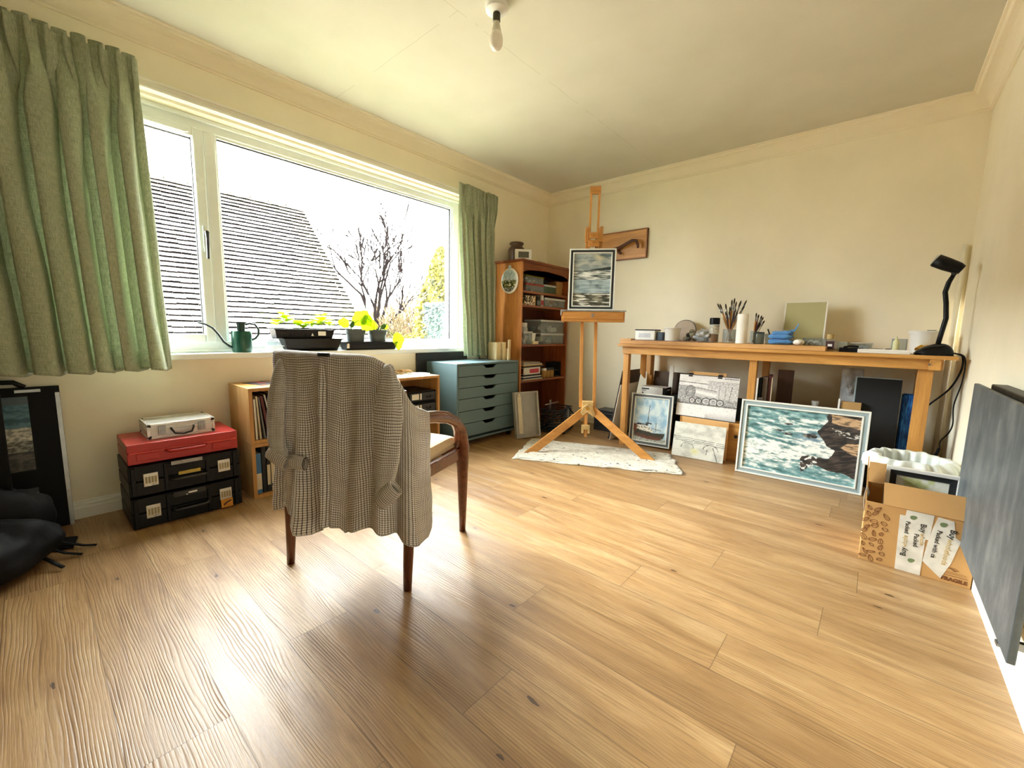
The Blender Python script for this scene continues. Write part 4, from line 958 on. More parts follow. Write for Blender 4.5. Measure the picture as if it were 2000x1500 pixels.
def boat(u, v):
    n = FN(u*5, v*5, 1); f = FN(u*30, v*30, 2)
    c = mixc(C3(150, 190, 216), C3(214, 230, 234), .5+n*1.1+f*.3)
    if v > .90: c = mixc(C3(200, 206, 198), C3(90, 100, 96), f+.3)
    hull = [(.02, .74), (.30, .745), (.60, .80), (.96, .78), (.93, .88), (.80, .95), (.45, .95), (.02, .90)]
    if inpoly(u, v+f*.01, hull): c = mixc(C3(60, 64, 56), C3(138, 78, 62), (v-.83-.04*u)*9+f) 
    if inpoly(u, v+f*.012, [(.10, .63), (.42, .63), (.52, .70), (.62, .75), (.60, .79), (.10, .745)]): c = C3(238, 236, 226) if f < .2 else C3(80, 80, 76)
    if inpoly(u, v, [(.10, .60), (.40, .60), (.46, .64), (.10, .64)]) and f > -.25: c = C3(30, 34, 36)
    if u < .10 and .62 < v < .80: c = mixc(C3(140, 80, 60), C3(90, 60, 50), f+.5)
    if abs(u-.44+.06*(v-.3)) < .008+.022*max(0, v-.35)**1.2*1.2 and .17 < v < .62: c = C3(34, 36, 38)
    if abs(v-.58-.1*abs(u-.44)) < .014 and .36 < u < .55: c = C3(40, 40, 42)
    if (abs(u-.68) < .005 and .55 < v < .76) or (abs(v-.70-.1*(u-.6)) < .006 and .55 < u < .85): c = C3(90, 92, 92)
    return c
framed('framed_ship_painting', 'framed painting of a rusty white ship with a tall mast beside the table leg', .335, .425, [(.009, -.004, .022, M_bone, 'frame'), (.018, .002, .022, plain('slate_frame', S(92, 102, 108), .4), 'frame_inset'), (.008, -.001, .022, M_bone, 'frame_slip')], boat, 130, 165, (1.286, 3.392, .014), .13, .10)

# ------------------------------------------------------------- coat rack board on the back wall
cr = thing('wall_hook_board', 'wooden board with a dark carved hook on the back wall behind the easel', 'wall hook', (.60, D-.001, 1.615))
MB().box((0, -.022, 0), (.535, 0, .265)).build('board', M_ewx, cr, bev=.004)
m = MB(); m.box((0, -.025, 0), (.012, 0, .265)).box((.523, -.025, 0), (.535, 0, .265)).box((.012, -.025, .253), (.523, 0, .265)).box((.012, -.025, 0), (.523, 0, .012)); m.build('edge_trim', wood('board_edge', S(120, 70, 30), S(160, 100, 50), 'x'), cr, bev=.002)
m = MB(); m.tube([(.20, -.03, .10), (.28, -.05, .11), (.36, -.075, .135), (.42, -.085, .155), (.455, -.080, .150), (.470, -.072, .115), (.472, -.07, .085)], [.018, .017, .015, .014, .014, .013, .011], 10).tube([(.26, -.02, .09), (.27, -.05, .07), (.30, -.06, .055)], .012, 8)
m.build('hook', wood('dark_carved_wood', S(64, 34, 20), S(96, 54, 34), 'x'), cr, smooth=True)

# ------------------------------------------------------------- work table
tb = thing('work_table', 'long home made pine work table along the back wall', 'table', (1.20, 3.28, 0))
TL, TD = 1.925, .60
m = MB(); m.box((0, 0, .823), (TL, TD*.5-.001, .843)); m.build('table_top', M_pinex, tb, bev=.002)
m = MB(); m.box((0, TD*.5+.001, .823), (TL, TD, .843)); m.build('table_top', M_pinex, tb, bev=.002)
MB().box((.03, .035, .765), (TL-.05, .060, .823)).build('apron', M_pinex, tb, bev=.002)
MB().box((.03, TD-.055, .765), (TL-.05, TD-.03, .823)).build('apron', M_pinex, tb, bev=.002)
MB().box((.03, .060, .765), (.055, TD-.055, .823)).build('end_rail', M_piney, tb, bev=.002)
MB().box((TL-.105, .005, .765), (TL-.06, TD-.02, .823)).build('end_rail', M_piney, tb, bev=.002)
for i, (x, y) in enumerate(((.03, .060), (.955, .060), (TL-.125, .060), (.05, TD-.10), (.955, TD-.10), (TL-.125, TD-.10))):
    lg = MB().box((x-(.018 if i == 2 else 0), y, 0), (x+.045, y+.045, .765+.0)).build('leg', M_pine, tb, bev=.002)
    if i == 2: MB().tube([(x+.02, .003+.0, .795), (x+.02, .012, .795)], .006, 10).build('bolt', M_metal, lg)
for x, y in ((.115, .20), (.055, .46)):
    MB().prism([(x, .60), (x+.042, .56), (x+.042, .765), (x, .765)], 'y', y, y+.03).build('bracket_post', M_pine, tb, bev=.002)
bo = MB().box((0, 0, 0), (1.36, .50, .030)).build('loose_board', wood('worn_work_board', S(168, 116, 62), S(216, 168, 106), 'x', 1, .55, 1.2), None, bev=.003); at(tag(bo, 'paint worn wooden board laid over the left part of the work table', 'board'), (1.205, 3.31, .8432))
o = MB().box((0, 0, 0), (.10, .38, .012)).build('thin_batten', M_pinex, None, bev=.001); at(tag(o, 'thin pale batten poking out past the left end of the table', 'batten'), (1.15, 3.42, .8736))
o = MB().box((0, 0, 0), (.52, .30, .004)).build('stained_card', plain('paint_stained_card', S(150, 116, 100), .8, 0, .4, 18), None); at(tag(o, 'thin paint stained card under the boxes at left end of the table', 'card'), (1.27, 3.40, .8736))

TZ = .8740; TZ2 = .8436; TZ3 = .8780
# left to right
r_ = thing('lidded_tub', 'white carton tub with thin black lid, leftmost on the work table', 'tub', (1.27, 3.45, TZ3))
MB().box((0, 0, 0), (.165, .12, .078)).build('tub', M_white, r_, bev=.004); MB().box((-.003, -.003, .078), (.168, .123, .086)).build('lid', M_black, r_, bev=.002)
MB().box((.03, -.001, .02), (.13, 0, .055)).build('label', plain('faint_print', S(200, 204, 210), .6, 0, .2, 60), r_); MB().box((.165, .02, .01), (.166, .10, .07)).build('side_label', BC['cream'], r_)
o = MB().box((0, 0, 0), (.05, .05, .066)).build('small_blue_box', plain('slate_blue', S(62, 78, 94), .5), None, bev=.004); at(tag(o, 'small slate blue box between the carton tub and the white pot', 'box'), (1.443, 3.47, TZ3))
r_ = thing('white_pot', 'round white plastic pot in front of the round mirror', 'pot', (1.56, 3.50, TZ3))
MB().lathe([(.052, 0), (.060, .095), (.063, .097), (.063, .103), (.057, .103), (.05, .006), (0, .006)], n=28).build('pot', M_white, r_, smooth='auto'); MB().lathe([(.064, .094), (.066, .097), (.064, .101)], n=28).build('rim', M_white, r_)
r_ = thing('round_mirror', 'round brown hand mirror leaning on the wall behind the white pot', 'mirror', (1.545, 3.80, TZ), rot=(-.18, 0, 0))
m = MB().lathe([(0, 0), (.088, 0), (.09, .004), (.088, .008), (0, .008)], n=40); m.v = [(x, z, y+.09) for x, y, z in m.v]; m.build('back', plain('taupe_plastic', S(176, 158, 138), .4), r_, smooth='auto')
m = MB().tube([(.09*math.cos(a*PI/20), .004, .09+.09*math.sin(a*PI/20)) for a in range(41)], .0035, 8, cap=False); m.build('rim', M_dark, r_, smooth=True)
for k in range(7):
    rr = random.Random(k); x, y, z = [(1.655, 3.52, .018), (1.69, 3.50, .020), (1.72, 3.54, .018), (1.67, 3.55, .05), (1.705, 3.53, .052), (1.65, 3.50+.08, .02), (1.69, 3.56, .078)][k]
    m = MB().lathe([(0, -.017)]+[(.021*math.sin(PI*i/6), -.017*math.cos(PI*i/6)) for i in range(1, 6)]+[(0, .017)], n=12)
    m.v = [tuple(Vector(v)*(1+.25*noise.noise(Vector(v)*40+Vector((k, 0, 0))))) for v in m.v]
    o = m.build('pebble', plain('dark_pebble', S(74, 72, 62), .6, 0, .3, 30) if k % 2 else plain('light_pebble', S(140, 134, 116), .6, 0, .3, 30), None, smooth=True)
    at(tag(o, 'small rounded grey green stone in the heap between mirror and tube bowl', 'stone', 'heap of stones on the work table'), (x, y, TZ3+z))
r_ = thing('tube_bowl', 'clear plastic dish heaped with silvery paint tubes', 'dish', (1.80, 3.54, TZ))
MB().lathe([(.06, 0), (.085, .045), (.088, .046), (.08, .046), (.056, .004), (0, .004)], n=28, sy=.75).build('dish', M_clear, r_, smooth='auto')
rr = random.Random(3)
for k in range(11):
    a = rr.uniform(-.5, .5); L = rr.uniform(.09, .13); x, y = rr.uniform(-.055, .04), rr.uniform(-.04, .04); z = .018+k*.0062
    m = MB(); m.tube([(-L/2, 0, 0), (L/2-.02, 0, 0), (L/2-.01, 0, 0)], [(.004, .013), (.011, .011), (.006, .006)], 10)
    o = m.build('paint_tube', plain('tube_silver', S(214, 216, 218), .35, .2, .2, 40), None, smooth='auto'); tag(o, 'silvery squeezed paint tube heaped in the clear dish', 'paint tube', 'paint tubes in the dish')
    o.location = (1.80+x, 3.54+y, TZ+z+.004); o.rotation_euler = (rr.uniform(-.3, .3), .12+rr.uniform(-.12, .25), a+(.4 if k % 3 else 2.2))
    c2 = MB().tube([(L/2-.01, 0, 0), (L/2+.008, 0, 0)], .008, 8).build('cap', M_black if k % 2 else M_white, o, smooth='auto')
r_ = thing('spice_jar', 'tall glass jar of brown powder with black lid left of the brushes', 'jar', (1.868, 3.50, TZ))
MB().lathe([(.030, 0), (.034, .006), (.034, .12), (.031, .135)], n=24).build('glass', M_clear, r_, smooth='auto'); MB().lathe([(.028, .004), (.030, .02), (.030, .062), (0, .062)], n=24).build('powder', plain('brown_powder', S(140, 96, 40), .9), r_)
MB().lathe([(.035, .135), (.035, .178), (.032, .182), (0, .182)], n=24).build('lid', M_black, r_, smooth='auto'); m = MB().lathe([(.0346, .066), (.0346, .128)], n=24); m.f = m.f[-2*24-2:24]; m.build('label', plain('jar_label', S(190, 186, 170), .5, 0, .5, 60), r_)
def brush(loc, dirv, L, kind, label, group, rr):
    """paint brush standing handle down"""
    o = bpy.data.objects.new('paint_brush', None); COL.objects.link(o); tag(o, label, 'paint brush', group)
    q = Vector((0, 0, 1)).rotation_difference(Vector(dirv).normalized()); o.rotation_mode = 'QUATERNION'; o.rotation_quaternion = q; o.location = loc
    hc = rr.choice(('brush_ochre', 'brush_dark', 'brush_red', 'brush_cream')); cc = {'brush_ochre': S(176, 120, 60), 'brush_dark': S(50, 38, 34), 'brush_red': S(120, 50, 40), 'brush_cream': S(214, 200, 170)}[hc]
    MB().tube([(0, 0, 0), (0, 0, L*.35), (0, 0, L*.62), (0, 0, L*.74)], [.003, .0055, .0065, .005], 8).build('handle', plain(hc, cc, .35), o, smooth=True)
    w_ = .0095 if kind else .0065
    MB().tube([(0, 0, L*.74), (0, 0, L*.78), (0, 0, L*.88)], [.005, .0052, (w_, .005)], 8).build('ferrule', M_metal, o, smooth=True)
    MB().tube([(0, 0, L*.88), (0, 0, L*.95), (0, 0, L)], [(w_, .005), (w_*1.15, .0055), (w_*.5, .002)], 8).build('bristles', plain('bristle', S(62, 52, 38), .9, 0, .3, 60), o, smooth=True)
    return o
r_ = thing('brush_jar', 'glass jar crammed with paint brushes in the middle of the table', 'jar', (1.965, 3.545, TZ))
MB().lathe([(.042, 0), (.046, .006), (.046, .095), (.043, .10), (.040, .095), (.041, .008), (0, .008)], n=28).build('glass', M_glassjar, r_, smooth='auto')
rr = random.Random(8)
BL = [(-.42, .27), (-.34, .26), (-.16, .25), (-.10, .23), (0, .27), (.06, .28), (.13, .26), (.20, .275), (.28, .27), (.36, .285), (-.25, .2), (.10, .22), (.22, .24), (-.05, .20), (.42, .25), (.30, .20)]
for k, (lx, L) in enumerate(BL):
    ly = rr.uniform(-.22, .22)
    brush((1.965-lx*.055, 3.545-ly*.055, TZ+.012), (lx, ly, 1), L*1.12, k % 3, 'long handled artist brush standing in the crowded glass jar', 'brushes in the middle jar', rr)
r_ = thing('paper_roll', 'upright white cardboard tube right of the brush jar', 'tube', (2.062, 3.47, TZ))
MB().lathe([(.036, 0), (.036, .205), (.033, .207), (.031, .205), (.031, .01), (0, .01)], n=32).build('roll', M_paper, r_, smooth='auto')
r_ = thing('brush_jar', 'dark jar of short brushes half hidden behind the white tube', 'jar', (2.112, 3.60, TZ))
MB().lathe([(.022, 0), (.024, .09), (.021, .09), (.02, .006), (0, .006)], n=20).build('glass', M_glassjar, r_, smooth='auto')
for k, (lx, ly, L) in enumerate(((.12, 0, .2), (.3, .1, .19), (.05, -.1, .21), (.45, 0, .17), (.2, .2, .2))):
    brush((2.112-lx*.02, 3.60-ly*.02, TZ+.01), (lx, ly, 1), L, k % 2, 'short brush standing in the small jar behind the white tube', 'brushes in the small jar', rr)
r_ = thing('water_jar', 'ribbed glass jar with dark lid right of the white tube', 'jar', (2.160, 3.53, TZ))
m = MB().lathe([(.030, 0), (.032, .005), (.032, .07), (.030, .075)], n=32); m.v = [(x*(1+.03*math.cos(16*math.atan2(y, x))), y*(1+.03*math.cos(16*math.atan2(y, x))), z) for x, y, z in m.v]; m.build('glass', clearmat('grey_green_glass', S(120, 130, 116), .5), r_, smooth=True)
MB().lathe([(.033, .072), (.033, .082), (0, .084)], n=24).build('lid', M_dark, r_, smooth='auto')
o = MB().lathe([(.030, 0), (.038, .07), (.040, .072), (.036, .072), (.028, .004), (0, .004)], n=24).build('clear_cup', M_clear, None, smooth='auto'); at(tag(o, 'clear plastic cup just left of the folded blue cloths', 'cup'), (2.215, 3.62, TZ))
m = MB().tube([(0, 0, 0), (.006, .0, .03), (-.02, 0, .10)], [.004, .004, .005], 6); o = m.build('palette_knife', M_dark, None, smooth=True); at(tag(o, 'dark palette knife leaning out of the clear cup', 'palette knife'), (2.215, 3.62, TZ+.006))
M_bcl = cloth('blue_cleaning_cloth', S(96, 156, 214), S(60, 112, 176), rough=.9, bump=.3)
for k, (z, sx, sy, dx, lb) in enumerate(((.0, .150, .13, 0, 'folded blue cleaning cloth at the bottom of the pile'), (.034, .145, .12, -.004, 'folded blue cleaning cloth in the middle of the pile'), (.062, .12, .10, .004, 'crumpled blue cloth on top of the pile with a corner sticking up'))):
    def bl(u, v, k=k, sx=sx, sy=sy):
        a = 2*PI*u; e = math.sin(PI*v)**.45; n = 1+.10*noise.noise(Vector((math.cos(a)*2, math.sin(a)*2, v*3+k*5)))
        h = .036*(1 if k < 2 else .8)
        z_ = h*(.5-.5*math.cos(PI*v))+.006*noise.noise(Vector((math.cos(a)*3, math.sin(a)*3, v*4+k)))*(v > .1)
        return (sx/2*math.copysign(abs(math.cos(a))**.5, math.cos(a))*e*n, sy/2*math.copysign(abs(math.sin(a))**.5, math.sin(a))*e*n, max(0, z_))
    m = MB().grid(48, 16, bl)
    if k == 2: m.grid(8, 8, lambda u, v: (.02+.05*u+.02*v, .0+.03*(v-.5)*(1-u*.6), .02+.055*u*v+.012*math.sin(u*9)))
    o = m.build('blue_cloth', M_bcl, None, smooth=True, fix=False); at(tag(o, lb, 'cloth', 'pile of blue cloths'), (2.298+dx, 3.52, TZ+z))
m = MB().lathe([(0, 0)]+[(.032*math.sin(PI*i/10)*1.0, .019-.019*math.cos(PI*i/10)) for i in range(1, 10)]+[(0, .038)], n=24); m.v = [(x*(1+.2*noise.noise(Vector((x, y, z))*60)), y*(1+.2*noise.noise(Vector((x+3, y, z))*60)), z) for x, y, z in m.v]
o = m.build('tissue_ball', M_paper, None, smooth=True); at(tag(o, 'crumpled white tissue right of the blue cloths', 'tissue'), (2.405, 3.47, TZ))
clear_box('clear_tray', 'low clear plastic tray in front of the blank canvas board', (.115, .10, .044), (2.425, 3.50, TZ), lid=M_clear, fill=[M_paper, BC['white']], group=None, cat='tray')
r_ = thing('canvas_board', 'blank pale olive canvas board leaning on the wall above the table', 'canvas', (2.275, 3.72, TZ), rot=(-.09, 0, -.02))
MB().box((0, 0, 0), (.235, .014, .297)).build('canvas', plain('olive_primer', S(180, 174, 128), .8, 0, .03, 8, .3, 300), r_, bev=.001)
MB().box((-.006, .002, 0), (0, .016, .297)).box((.235, -.001, 0), (.243, .016, .299)).box((-.006, .001, .297), (.243, .015, .300)).build('canvas_edge', M_paper, r_)
r_ = thing('medium_jar', 'square glass jar with dark printed label and tan cap', 'jar', (2.575, 3.43, TZ2))
MB().box((-.030, -.022, 0), (.030, .022, .075)).build('glass', M_clear, r_, bev=.008); MB().lathe([(.018, .075), (.020, .08), (.020, .104), (0, .106)], n=20).build('cap', plain('tan_cap', S(176, 152, 96), .5), r_, smooth='auto')
MB().box((-.020, -.0232, .012), (.022, -.0222, .062)).build('label', plain('maroon_print', S(64, 40, 44), .5, 0, .5, 90), r_); MB().box((-.010, -.0238, .030), (.012, -.0233, .044)).build('label_patch', M_paper, r_)
o = MB().box((0, 0, 0), (.058, .06, .060)).build('small_tin', plain('grey_green_tin', S(150, 150, 130), .5), None, bev=.004); at(tag(o, 'small grey green tin right of the labelled glass jar', 'tin'), (2.60, 3.56, TZ2))
m = MB(); m.box((0, 0, 0), (.10, .05, .026)).tube([(.02, .0, .028), (.05, .0, .036), (.09, .01, .034)], .006, 8).box((.015, -.002, .006), (.035, 0, .020)); o = m.build('black_gadget', M_black, None, bev=.005); at(tag(o, 'black plastic gadget with silver badge lying near the table front', 'gadget'), (2.625, 3.38, TZ2))
clear_box('clear_tray', 'clear hinged box lying behind the black gadget', (.11, .07, .050), (2.665, 3.58, TZ2), lid=M_milky, fill=[M_paper, BC['grey']], group=None, cat='tray')
m = MB(); m.box((0, 0, 0), (.225, .09, .010)).box((0, 0, .010), (.225, .004, .022)).box((0, .086, .010), (.225, .09, .022)).box((0, .004, .010), (.004, .086, .022)).box((.221, .004, .010), (.225, .086, .022)).box((.08, .004, .01), (.083, .086, .019)).box((.14, .004, .01), (.143, .086, .019)); o = m.build('white_palette', M_white, None, bev=.003); at(tag(o, 'long shallow white palette tray at the front edge of the table', 'palette'), (2.715, 3.305, TZ2))
rr = random.Random(6)
for k in range(7):
    m = MB().tube([(-.04, 0, 0), (.02, .002, 0), (.03, 0, 0)], [(.003, .010), (.008, .009), (.004, .004)], 8).tube([(.03, 0, 0), (.04, 0, 0)], .006, 8)
    o = m.build('used_paint_tube', plain('tube_brown', S(120, 96, 80), .4, .3, .4, 40) if k % 2 else plain('tube_grey', S(150, 148, 142), .35, .5, .3, 40), None, smooth='auto'); tag(o, 'squeezed used paint tube in the scatter behind the white palette', 'paint tube', 'used tubes behind the white palette')
    o.location = (2.76+.022*k, 3.49+rr.uniform(-.05, .07), TZ2+.009+.004*(k % 3)); o.rotation_euler = (0, 0, rr.uniform(-1, 1))
r_ = thing('water_tumbler', 'square clear tumbler near the white bucket', 'tumbler', (2.895, 3.47, TZ2))
m = MB(); m.box((-.034, -.034, 0), (.034, .034, .006))
for a, b in (((-.034, -.034), (.034, -.030)), ((-.034, .030), (.034, .034)), ((-.034, -.030), (-.030, .030)), ((.030, -.030), (.034, .030))): m.box((a[0], a[1], .006), (b[0], b[1], .082))
m.build('glass', M_clear, r_, bev=.002)
m = MB().box((-.036, -.036, .082), (.036, -.032, .086)).box((-.036, .032, .082), (.036, .036, .086)).box((-.036, -.032, .082), (-.032, .032, .086)).box((.032, -.032, .082), (.036, .032, .086)); m.build('rim', M_milky, r_)
r_ = thing('small_cream_bottle', 'small cream bottle with nozzle in front of the tumbler', 'bottle', (2.880, 3.415, TZ2)); MB().lathe([(.013, 0), (.015, .004), (.015, .07), (.006, .082), (.004, .098), (0, .099)], n=16).build('body', plain('cream_bottle', S(218, 216, 168), .4), r_, smooth='auto')
r_ = thing('white_bucket', 'white lidded plastic bucket at the right end of the table', 'bucket', (3.005, 3.68, TZ2))
MB().lathe([(.056, 0), (.064, .12), (.066, .122)], n=36).build('bucket', M_white, r_, smooth='auto'); MB().lathe([(.069, .118), (.070, .132), (.066, .136), (0, .136)], n=36).build('lid', M_white, r_, smooth='auto'); MB().box((.01, -.02, .136), (.05, -.01, .140)).build('tab', M_dark, r_)
m = MB().grid(14, 10, lambda u, v: (2.965+.09*u, 3.475+.07*v, TZ2+.028+.02*math.sin(PI*u)*math.sin(PI*v)+.014*noise.noise(Vector((u*5, v*5, 3))))); m2 = m.build('yellow_cloth', plain('yellow_cloth', S(214, 160, 50), .9, 0, .1, 40), None, smooth=True, solid=.004); tag(m2, 'small yellow cloth tucked behind the black lamp base', 'cloth')
# lamp
lp = thing('desk_lamp', 'black gooseneck lamp with chunky base at the right table end', 'lamp', (3.035, 3.38, TZ2))
def lb_(u, v):
    a = 2*PI*u; e = math.sin(PI*v/2)**.5
    x = .078*math.copysign(abs(math.cos(a))**.7, math.cos(a))*e; y = .055*math.copysign(abs(math.sin(a))**.7, math.sin(a))*e
    return (x, y, (1-v)**.8*(.050+.020*math.cos(a)*e+.012))
MB().grid(40, 12, lb_).build('base', M_black, lp, smooth=True, fix=False)
MB().box((-.078, -.05, 0), (.075, .05, .012)).build('base_foot', M_rubber, lp, bev=.006)
MB().tube([(-.05, -.045, .035), (-.02, -.055, .048), (.04, -.052, .058)], .004, 6).build('base_trim', M_dark, lp)
MB().tube([(.012, .0, .05), (.020, .005, .12), (.030, .01, .20), (.022, .01, .28), (.012, .008, .34), (.020, .005, .39), (.035, .0, .432)], [.011]*6+[.009], 14).build('gooseneck', M_black, lp, smooth=True)
hd = MB().tube([(-.045, -.005, .510), (-.042, -.005, .508), (.0, -.002, .485), (.045, .002, .462), (.062, .003, .452)], [(.020, .030), (.030, .034), (.031, .034), (.026, .030), (.020, .024)], 20).build('lamp_head', M_black, lp, smooth=True)
MB().tube([(.036, .0, .425), (.028, -.0, .455)], .010, 10).build('swivel', M_dark, lp, smooth=True)
MB().tube([(-.050, -.0055, .512), (-.046, -.005, .510)], [(.018, .027), (.019, .028)], 20).build('lens', plain('frosted_lens', S(200, 200, 196), .3), hd, smooth='auto')
for k, (pts, lb) in enumerate((([(3.09, 3.42, .86), (3.135, 3.40, .852), (3.148, 3.36, .83), (3.146, 3.36, .76), (3.12, 3.42, .66), (3.06, 3.5, .56), (3.045, 3.62, .5), (3.05, 3.7, .30), (3.06, 3.75, .01)], 'black lamp cable looping behind the table leg'),
                          ([(3.09, 3.36, .858), (3.142, 3.33, .850), (3.156, 3.33, .80), (3.154, 3.34, .70), (3.14, 3.36, .58), (3.148, 3.37, .48), (3.14, 3.4, .42), (3.12, 3.46, .36), (3.125, 3.5, .30), (3.11, 3.52, .24), (3.115, 3.53, .18), (3.10, 3.54, .01)], 'thin black cable dropping down by the right wall with a small switch'))):
    sm = []
    for i in range(len(pts)-1):
        p0, p1, p2, p3 = [Vector(pts[max(0, min(len(pts)-1, i+q))]) for q in (-1, 0, 1, 2)]
        for s in range(5):
            t_ = s/5; sm.append(.5*((2*p1)+(p2-p0)*t_+(2*p0-5*p1+4*p2-p3)*t_*t_+(3*p1-p0-3*p2+p3)*t_**3))
    m = MB().tube(sm, .0045 if k == 0 else .0032, 8)
    if k: m.tube([(3.123, 3.5, .31), (3.112, 3.52, .25)], .007, 8)
    tag(m.build('cable', M_rubber, None, smooth=True), lb, 'cable')

# ------------------------------------------------------------- things under and beside the table
def panel(name, label, cat, loc, rz, tilt, w_, th, h, mat, group=None, bev=.0015, tz=0):
    o = MB().box((0, 0, 0), (w_, th, h)).build(name, mat, None, bev=bev); tag(o, label, cat, group); o.location = loc; o.rotation_euler = (-tilt, tz, rz); return o
M_brd = plain('dark_brown_hardboard', S(74, 56, 40), .7, 0, .1, 6)
# boards leaning sideways against the left end of the table
panel('leaning_board', 'dark board edge leaning on the outer side of the left table leg', 'board', (1.075, 3.43, .0), -PI/2*0, 0, .006, .38, .62, M_brd, tz=.17)
panel('leaning_board', 'thin white edged board leaning on the left table end', 'board', (1.105, 3.40, .0), 0, 0, .005, .34, .50, M_paper, tz=.16)
panel('leaning_board', 'tall dark brown panel under the left table end behind the white box', 'board', (1.30, 3.79, 0), .0, .06, .30, .012, .60, M_brd)
panel('white_board', 'tall narrow white board standing behind the white and black box', 'board', (1.46, 3.73, 0), .0, .05, .035, .01, .66, M_paper)
r_ = thing('product_box', 'white and black carton with small print standing behind the ship painting', 'box', (1.285, 3.585, 0), rz=.05)
MB().box((0, 0, .36), (.215, .14, .478)).build('carton', M_white, r_, bev=.002); MB().box((.215, .0, .36), (.2165, .14, .479)).box((.19, -.001, .36), (.2165, 0, .479)).build('dark_side', M_black, r_)
MB().box((.01, -.0012, .456), (.075, 0, .466)).box((.01, -.0012, .444), (.05, 0, .449)).box((.015, -.0012, .42), (.026, 0, .431)).build('print', M_black, r_)
MB().box((.225, -.0, .46), (.226, .09, .465)).build('side_print', M_white, r_)
MB().box((.01, .01, 0), (.205, .13, .3595)).build('lower_carton', M_brd, r_, bev=.002)
r_ = thing('black_portfolio', 'black portfolio case standing right behind the ship painting', 'portfolio', (1.53, 3.60, 0), rot=(-.07, 0, 0))
MB().box((0, 0, 0), (.15, .04, .43)).build('case', M_black, r_, bev=.008); MB().box((.0, -.002, .36), (.15, 0, .375)).box((0, -.002, .32), (.15, 0, .328)).build('zip_band', M_dark, r_)
r_ = thing('wooden_box', 'amber wooden box with a round knob behind the bridge board', 'box', (1.665, 3.50, 0))
MB().box((0, 0, 0), (.45, .13, .285)).build('body', M_pinex, r_, bev=.003); MB().lathe([(.004, 0), (.005, .01), (.012, .014), (.012, .02), (0, .023)], n=14).build('knob', M_dark, r_, smooth='auto').matrix_local = Matrix.Translation((.415, 0, .19)) @ Matrix.Rotation(PI/2, 4, 'X')
panel('plywood_sheet', 'pale plywood sheet behind the bridge sketch board', 'board', (1.695, 3.455, .0), .02, .035, .335, .006, .292, wood('pale_ply', S(206, 158, 96), S(232, 190, 130), 'x', 1, .6))
def bridge(u, v):
    n = FN(u*5, v*6, 1); f = FN(u*20, v*26, 3); c = mixc(C3(222, 224, 216), C3(190, 192, 184), .3+n*1.1+f*.2); c = mixc(c, C3(214, 214, 150), max(0, 1-math.hypot(u-.45, v-.8)/.12))
    for a in (.42, .47, .53):
        if abs(v-a-.06*u-(.0 if a < .5 else -.01)) < .006+.004*f: c = C3(84, 88, 84)
    for x0, r in ((.30, .12), (.75, .14)):
        d = math.hypot(u-x0-(.0), (v-.70)*1.0); 
        if abs(d-r) < .006+.005*f and v < .72: c = C3(70, 74, 72)
    if abs(u-.80-.28*(v-.65)) < .008+.006*f and v > .62: c = C3(96, 98, 94)
    if abs(u-.70+.1*(v-.6)) < .007 and .68 < v < .84: c = C3(96, 98, 94)
    return c
r_ = thing('bridge_study', 'unframed grey sketch board of an arched bridge leaning on the wooden box', 'painting', (1.672, 3.342, .002), rot=(-.21, 0, .075))
MB().box((0, .001, 0), (.362, .016, .262)).build('board', M_paper, r_, bev=.001); painting('picture', r_, .362, .262, 110, 80, bridge, M_paint, -.0005)
def loco(u, v):
    n = FN(u*8, v*8, 1); f = FN(u*34, v*34, 3); w0 = 240; g = 236
    if v > .70: g = 238-max(0, (v-.84))*260*(u > .5)-(30*(f > .4))
    else:
        if .10 < v: g = 226+n*22
        if v < .30 and abs(v-.17-.05*u) < .012: g = 150
        if u > .50 and .10 < v < .24+.1*u: g = 200+30*f
        if u < .16 and v > .26: g = 165+50*f
        bl = v-(.30+.16*u)          # boiler underside line runs down to the right
        if .24 < u < .80 and -.06 < bl < .16: g = 216+24*math.sin(bl*40)+10*f
        if .24 < u < .80 and (abs(bl+.06) < .006 or abs(bl-.16) < .008): g = 70
        d = math.hypot((u-.215)/.085, (v-.40)/.15)
        if d < 1: g = 150+40*f+30*(d < .3)
        if .93 < d < 1.03: g = 60
        if u > .66 and .16 < v < .58: g = 205+30*f
        if u > .66 and (abs(u-.70) < .004 or abs(u-.80) < .004 or abs(u-.92+.1*v) < .005) and v > .2: g = 100
        if .52 < v < .68: g = 165+60*f
        for x0, r in ((.26, .05), (.37, .05), (.50, .07), (.62, .07), (.73, .055)):
            d = math.hypot(u-x0, (v-.60-.01)/1.3)
            if d < r: g = 200+30*f
            if abs(d-r) < .008 or abs(d-r*.3) < .005: g = 64
        if v > .67: g = 120+60*f
    g = max(30, min(245, g+10*f)); return C3(g, g, g)
r_ = thing('locomotive_drawing', 'pencil drawing of a steam locomotive clipped to a board under the table', 'drawing', (1.625, 3.50, .2865), rot=(-.13, 0, .01))
MB().box((0, .003, 0), (.43, .008, .335)).build('drawing_board', M_dark, r_); MB().box((.07, .009, .30), (.34, .02, .36)).build('wood_board', wood('pale_ply', S(206, 158, 96), S(232, 190, 130)), r_)
MB().box((.004, .0005, .006), (.436, .0028, .330)).build('paper', M_paper, r_); painting('picture', r_, .432, .324, 150, 110, loco, M_print, 0, .004, .006)
for x in (.07, .285):
    c_ = MB().prism([(-.003, .318), (.018, .318), (.010, .346), (.005, .346)], 'x', x, x+.032).build('bulldog_clip', M_black, r_, bev=.001)
    MB().tube([(x+.008, .0, .342), (x+.008, -.002, .362), (x+.024, -.002, .362), (x+.024, .0, .342)], .0018, 6).build('clip_wire', M_metal, c_)
m = MB()
for k in range(9): m.box((.335+k*.011, -.0012, .316), (.341+k*.011, .0002, .322))
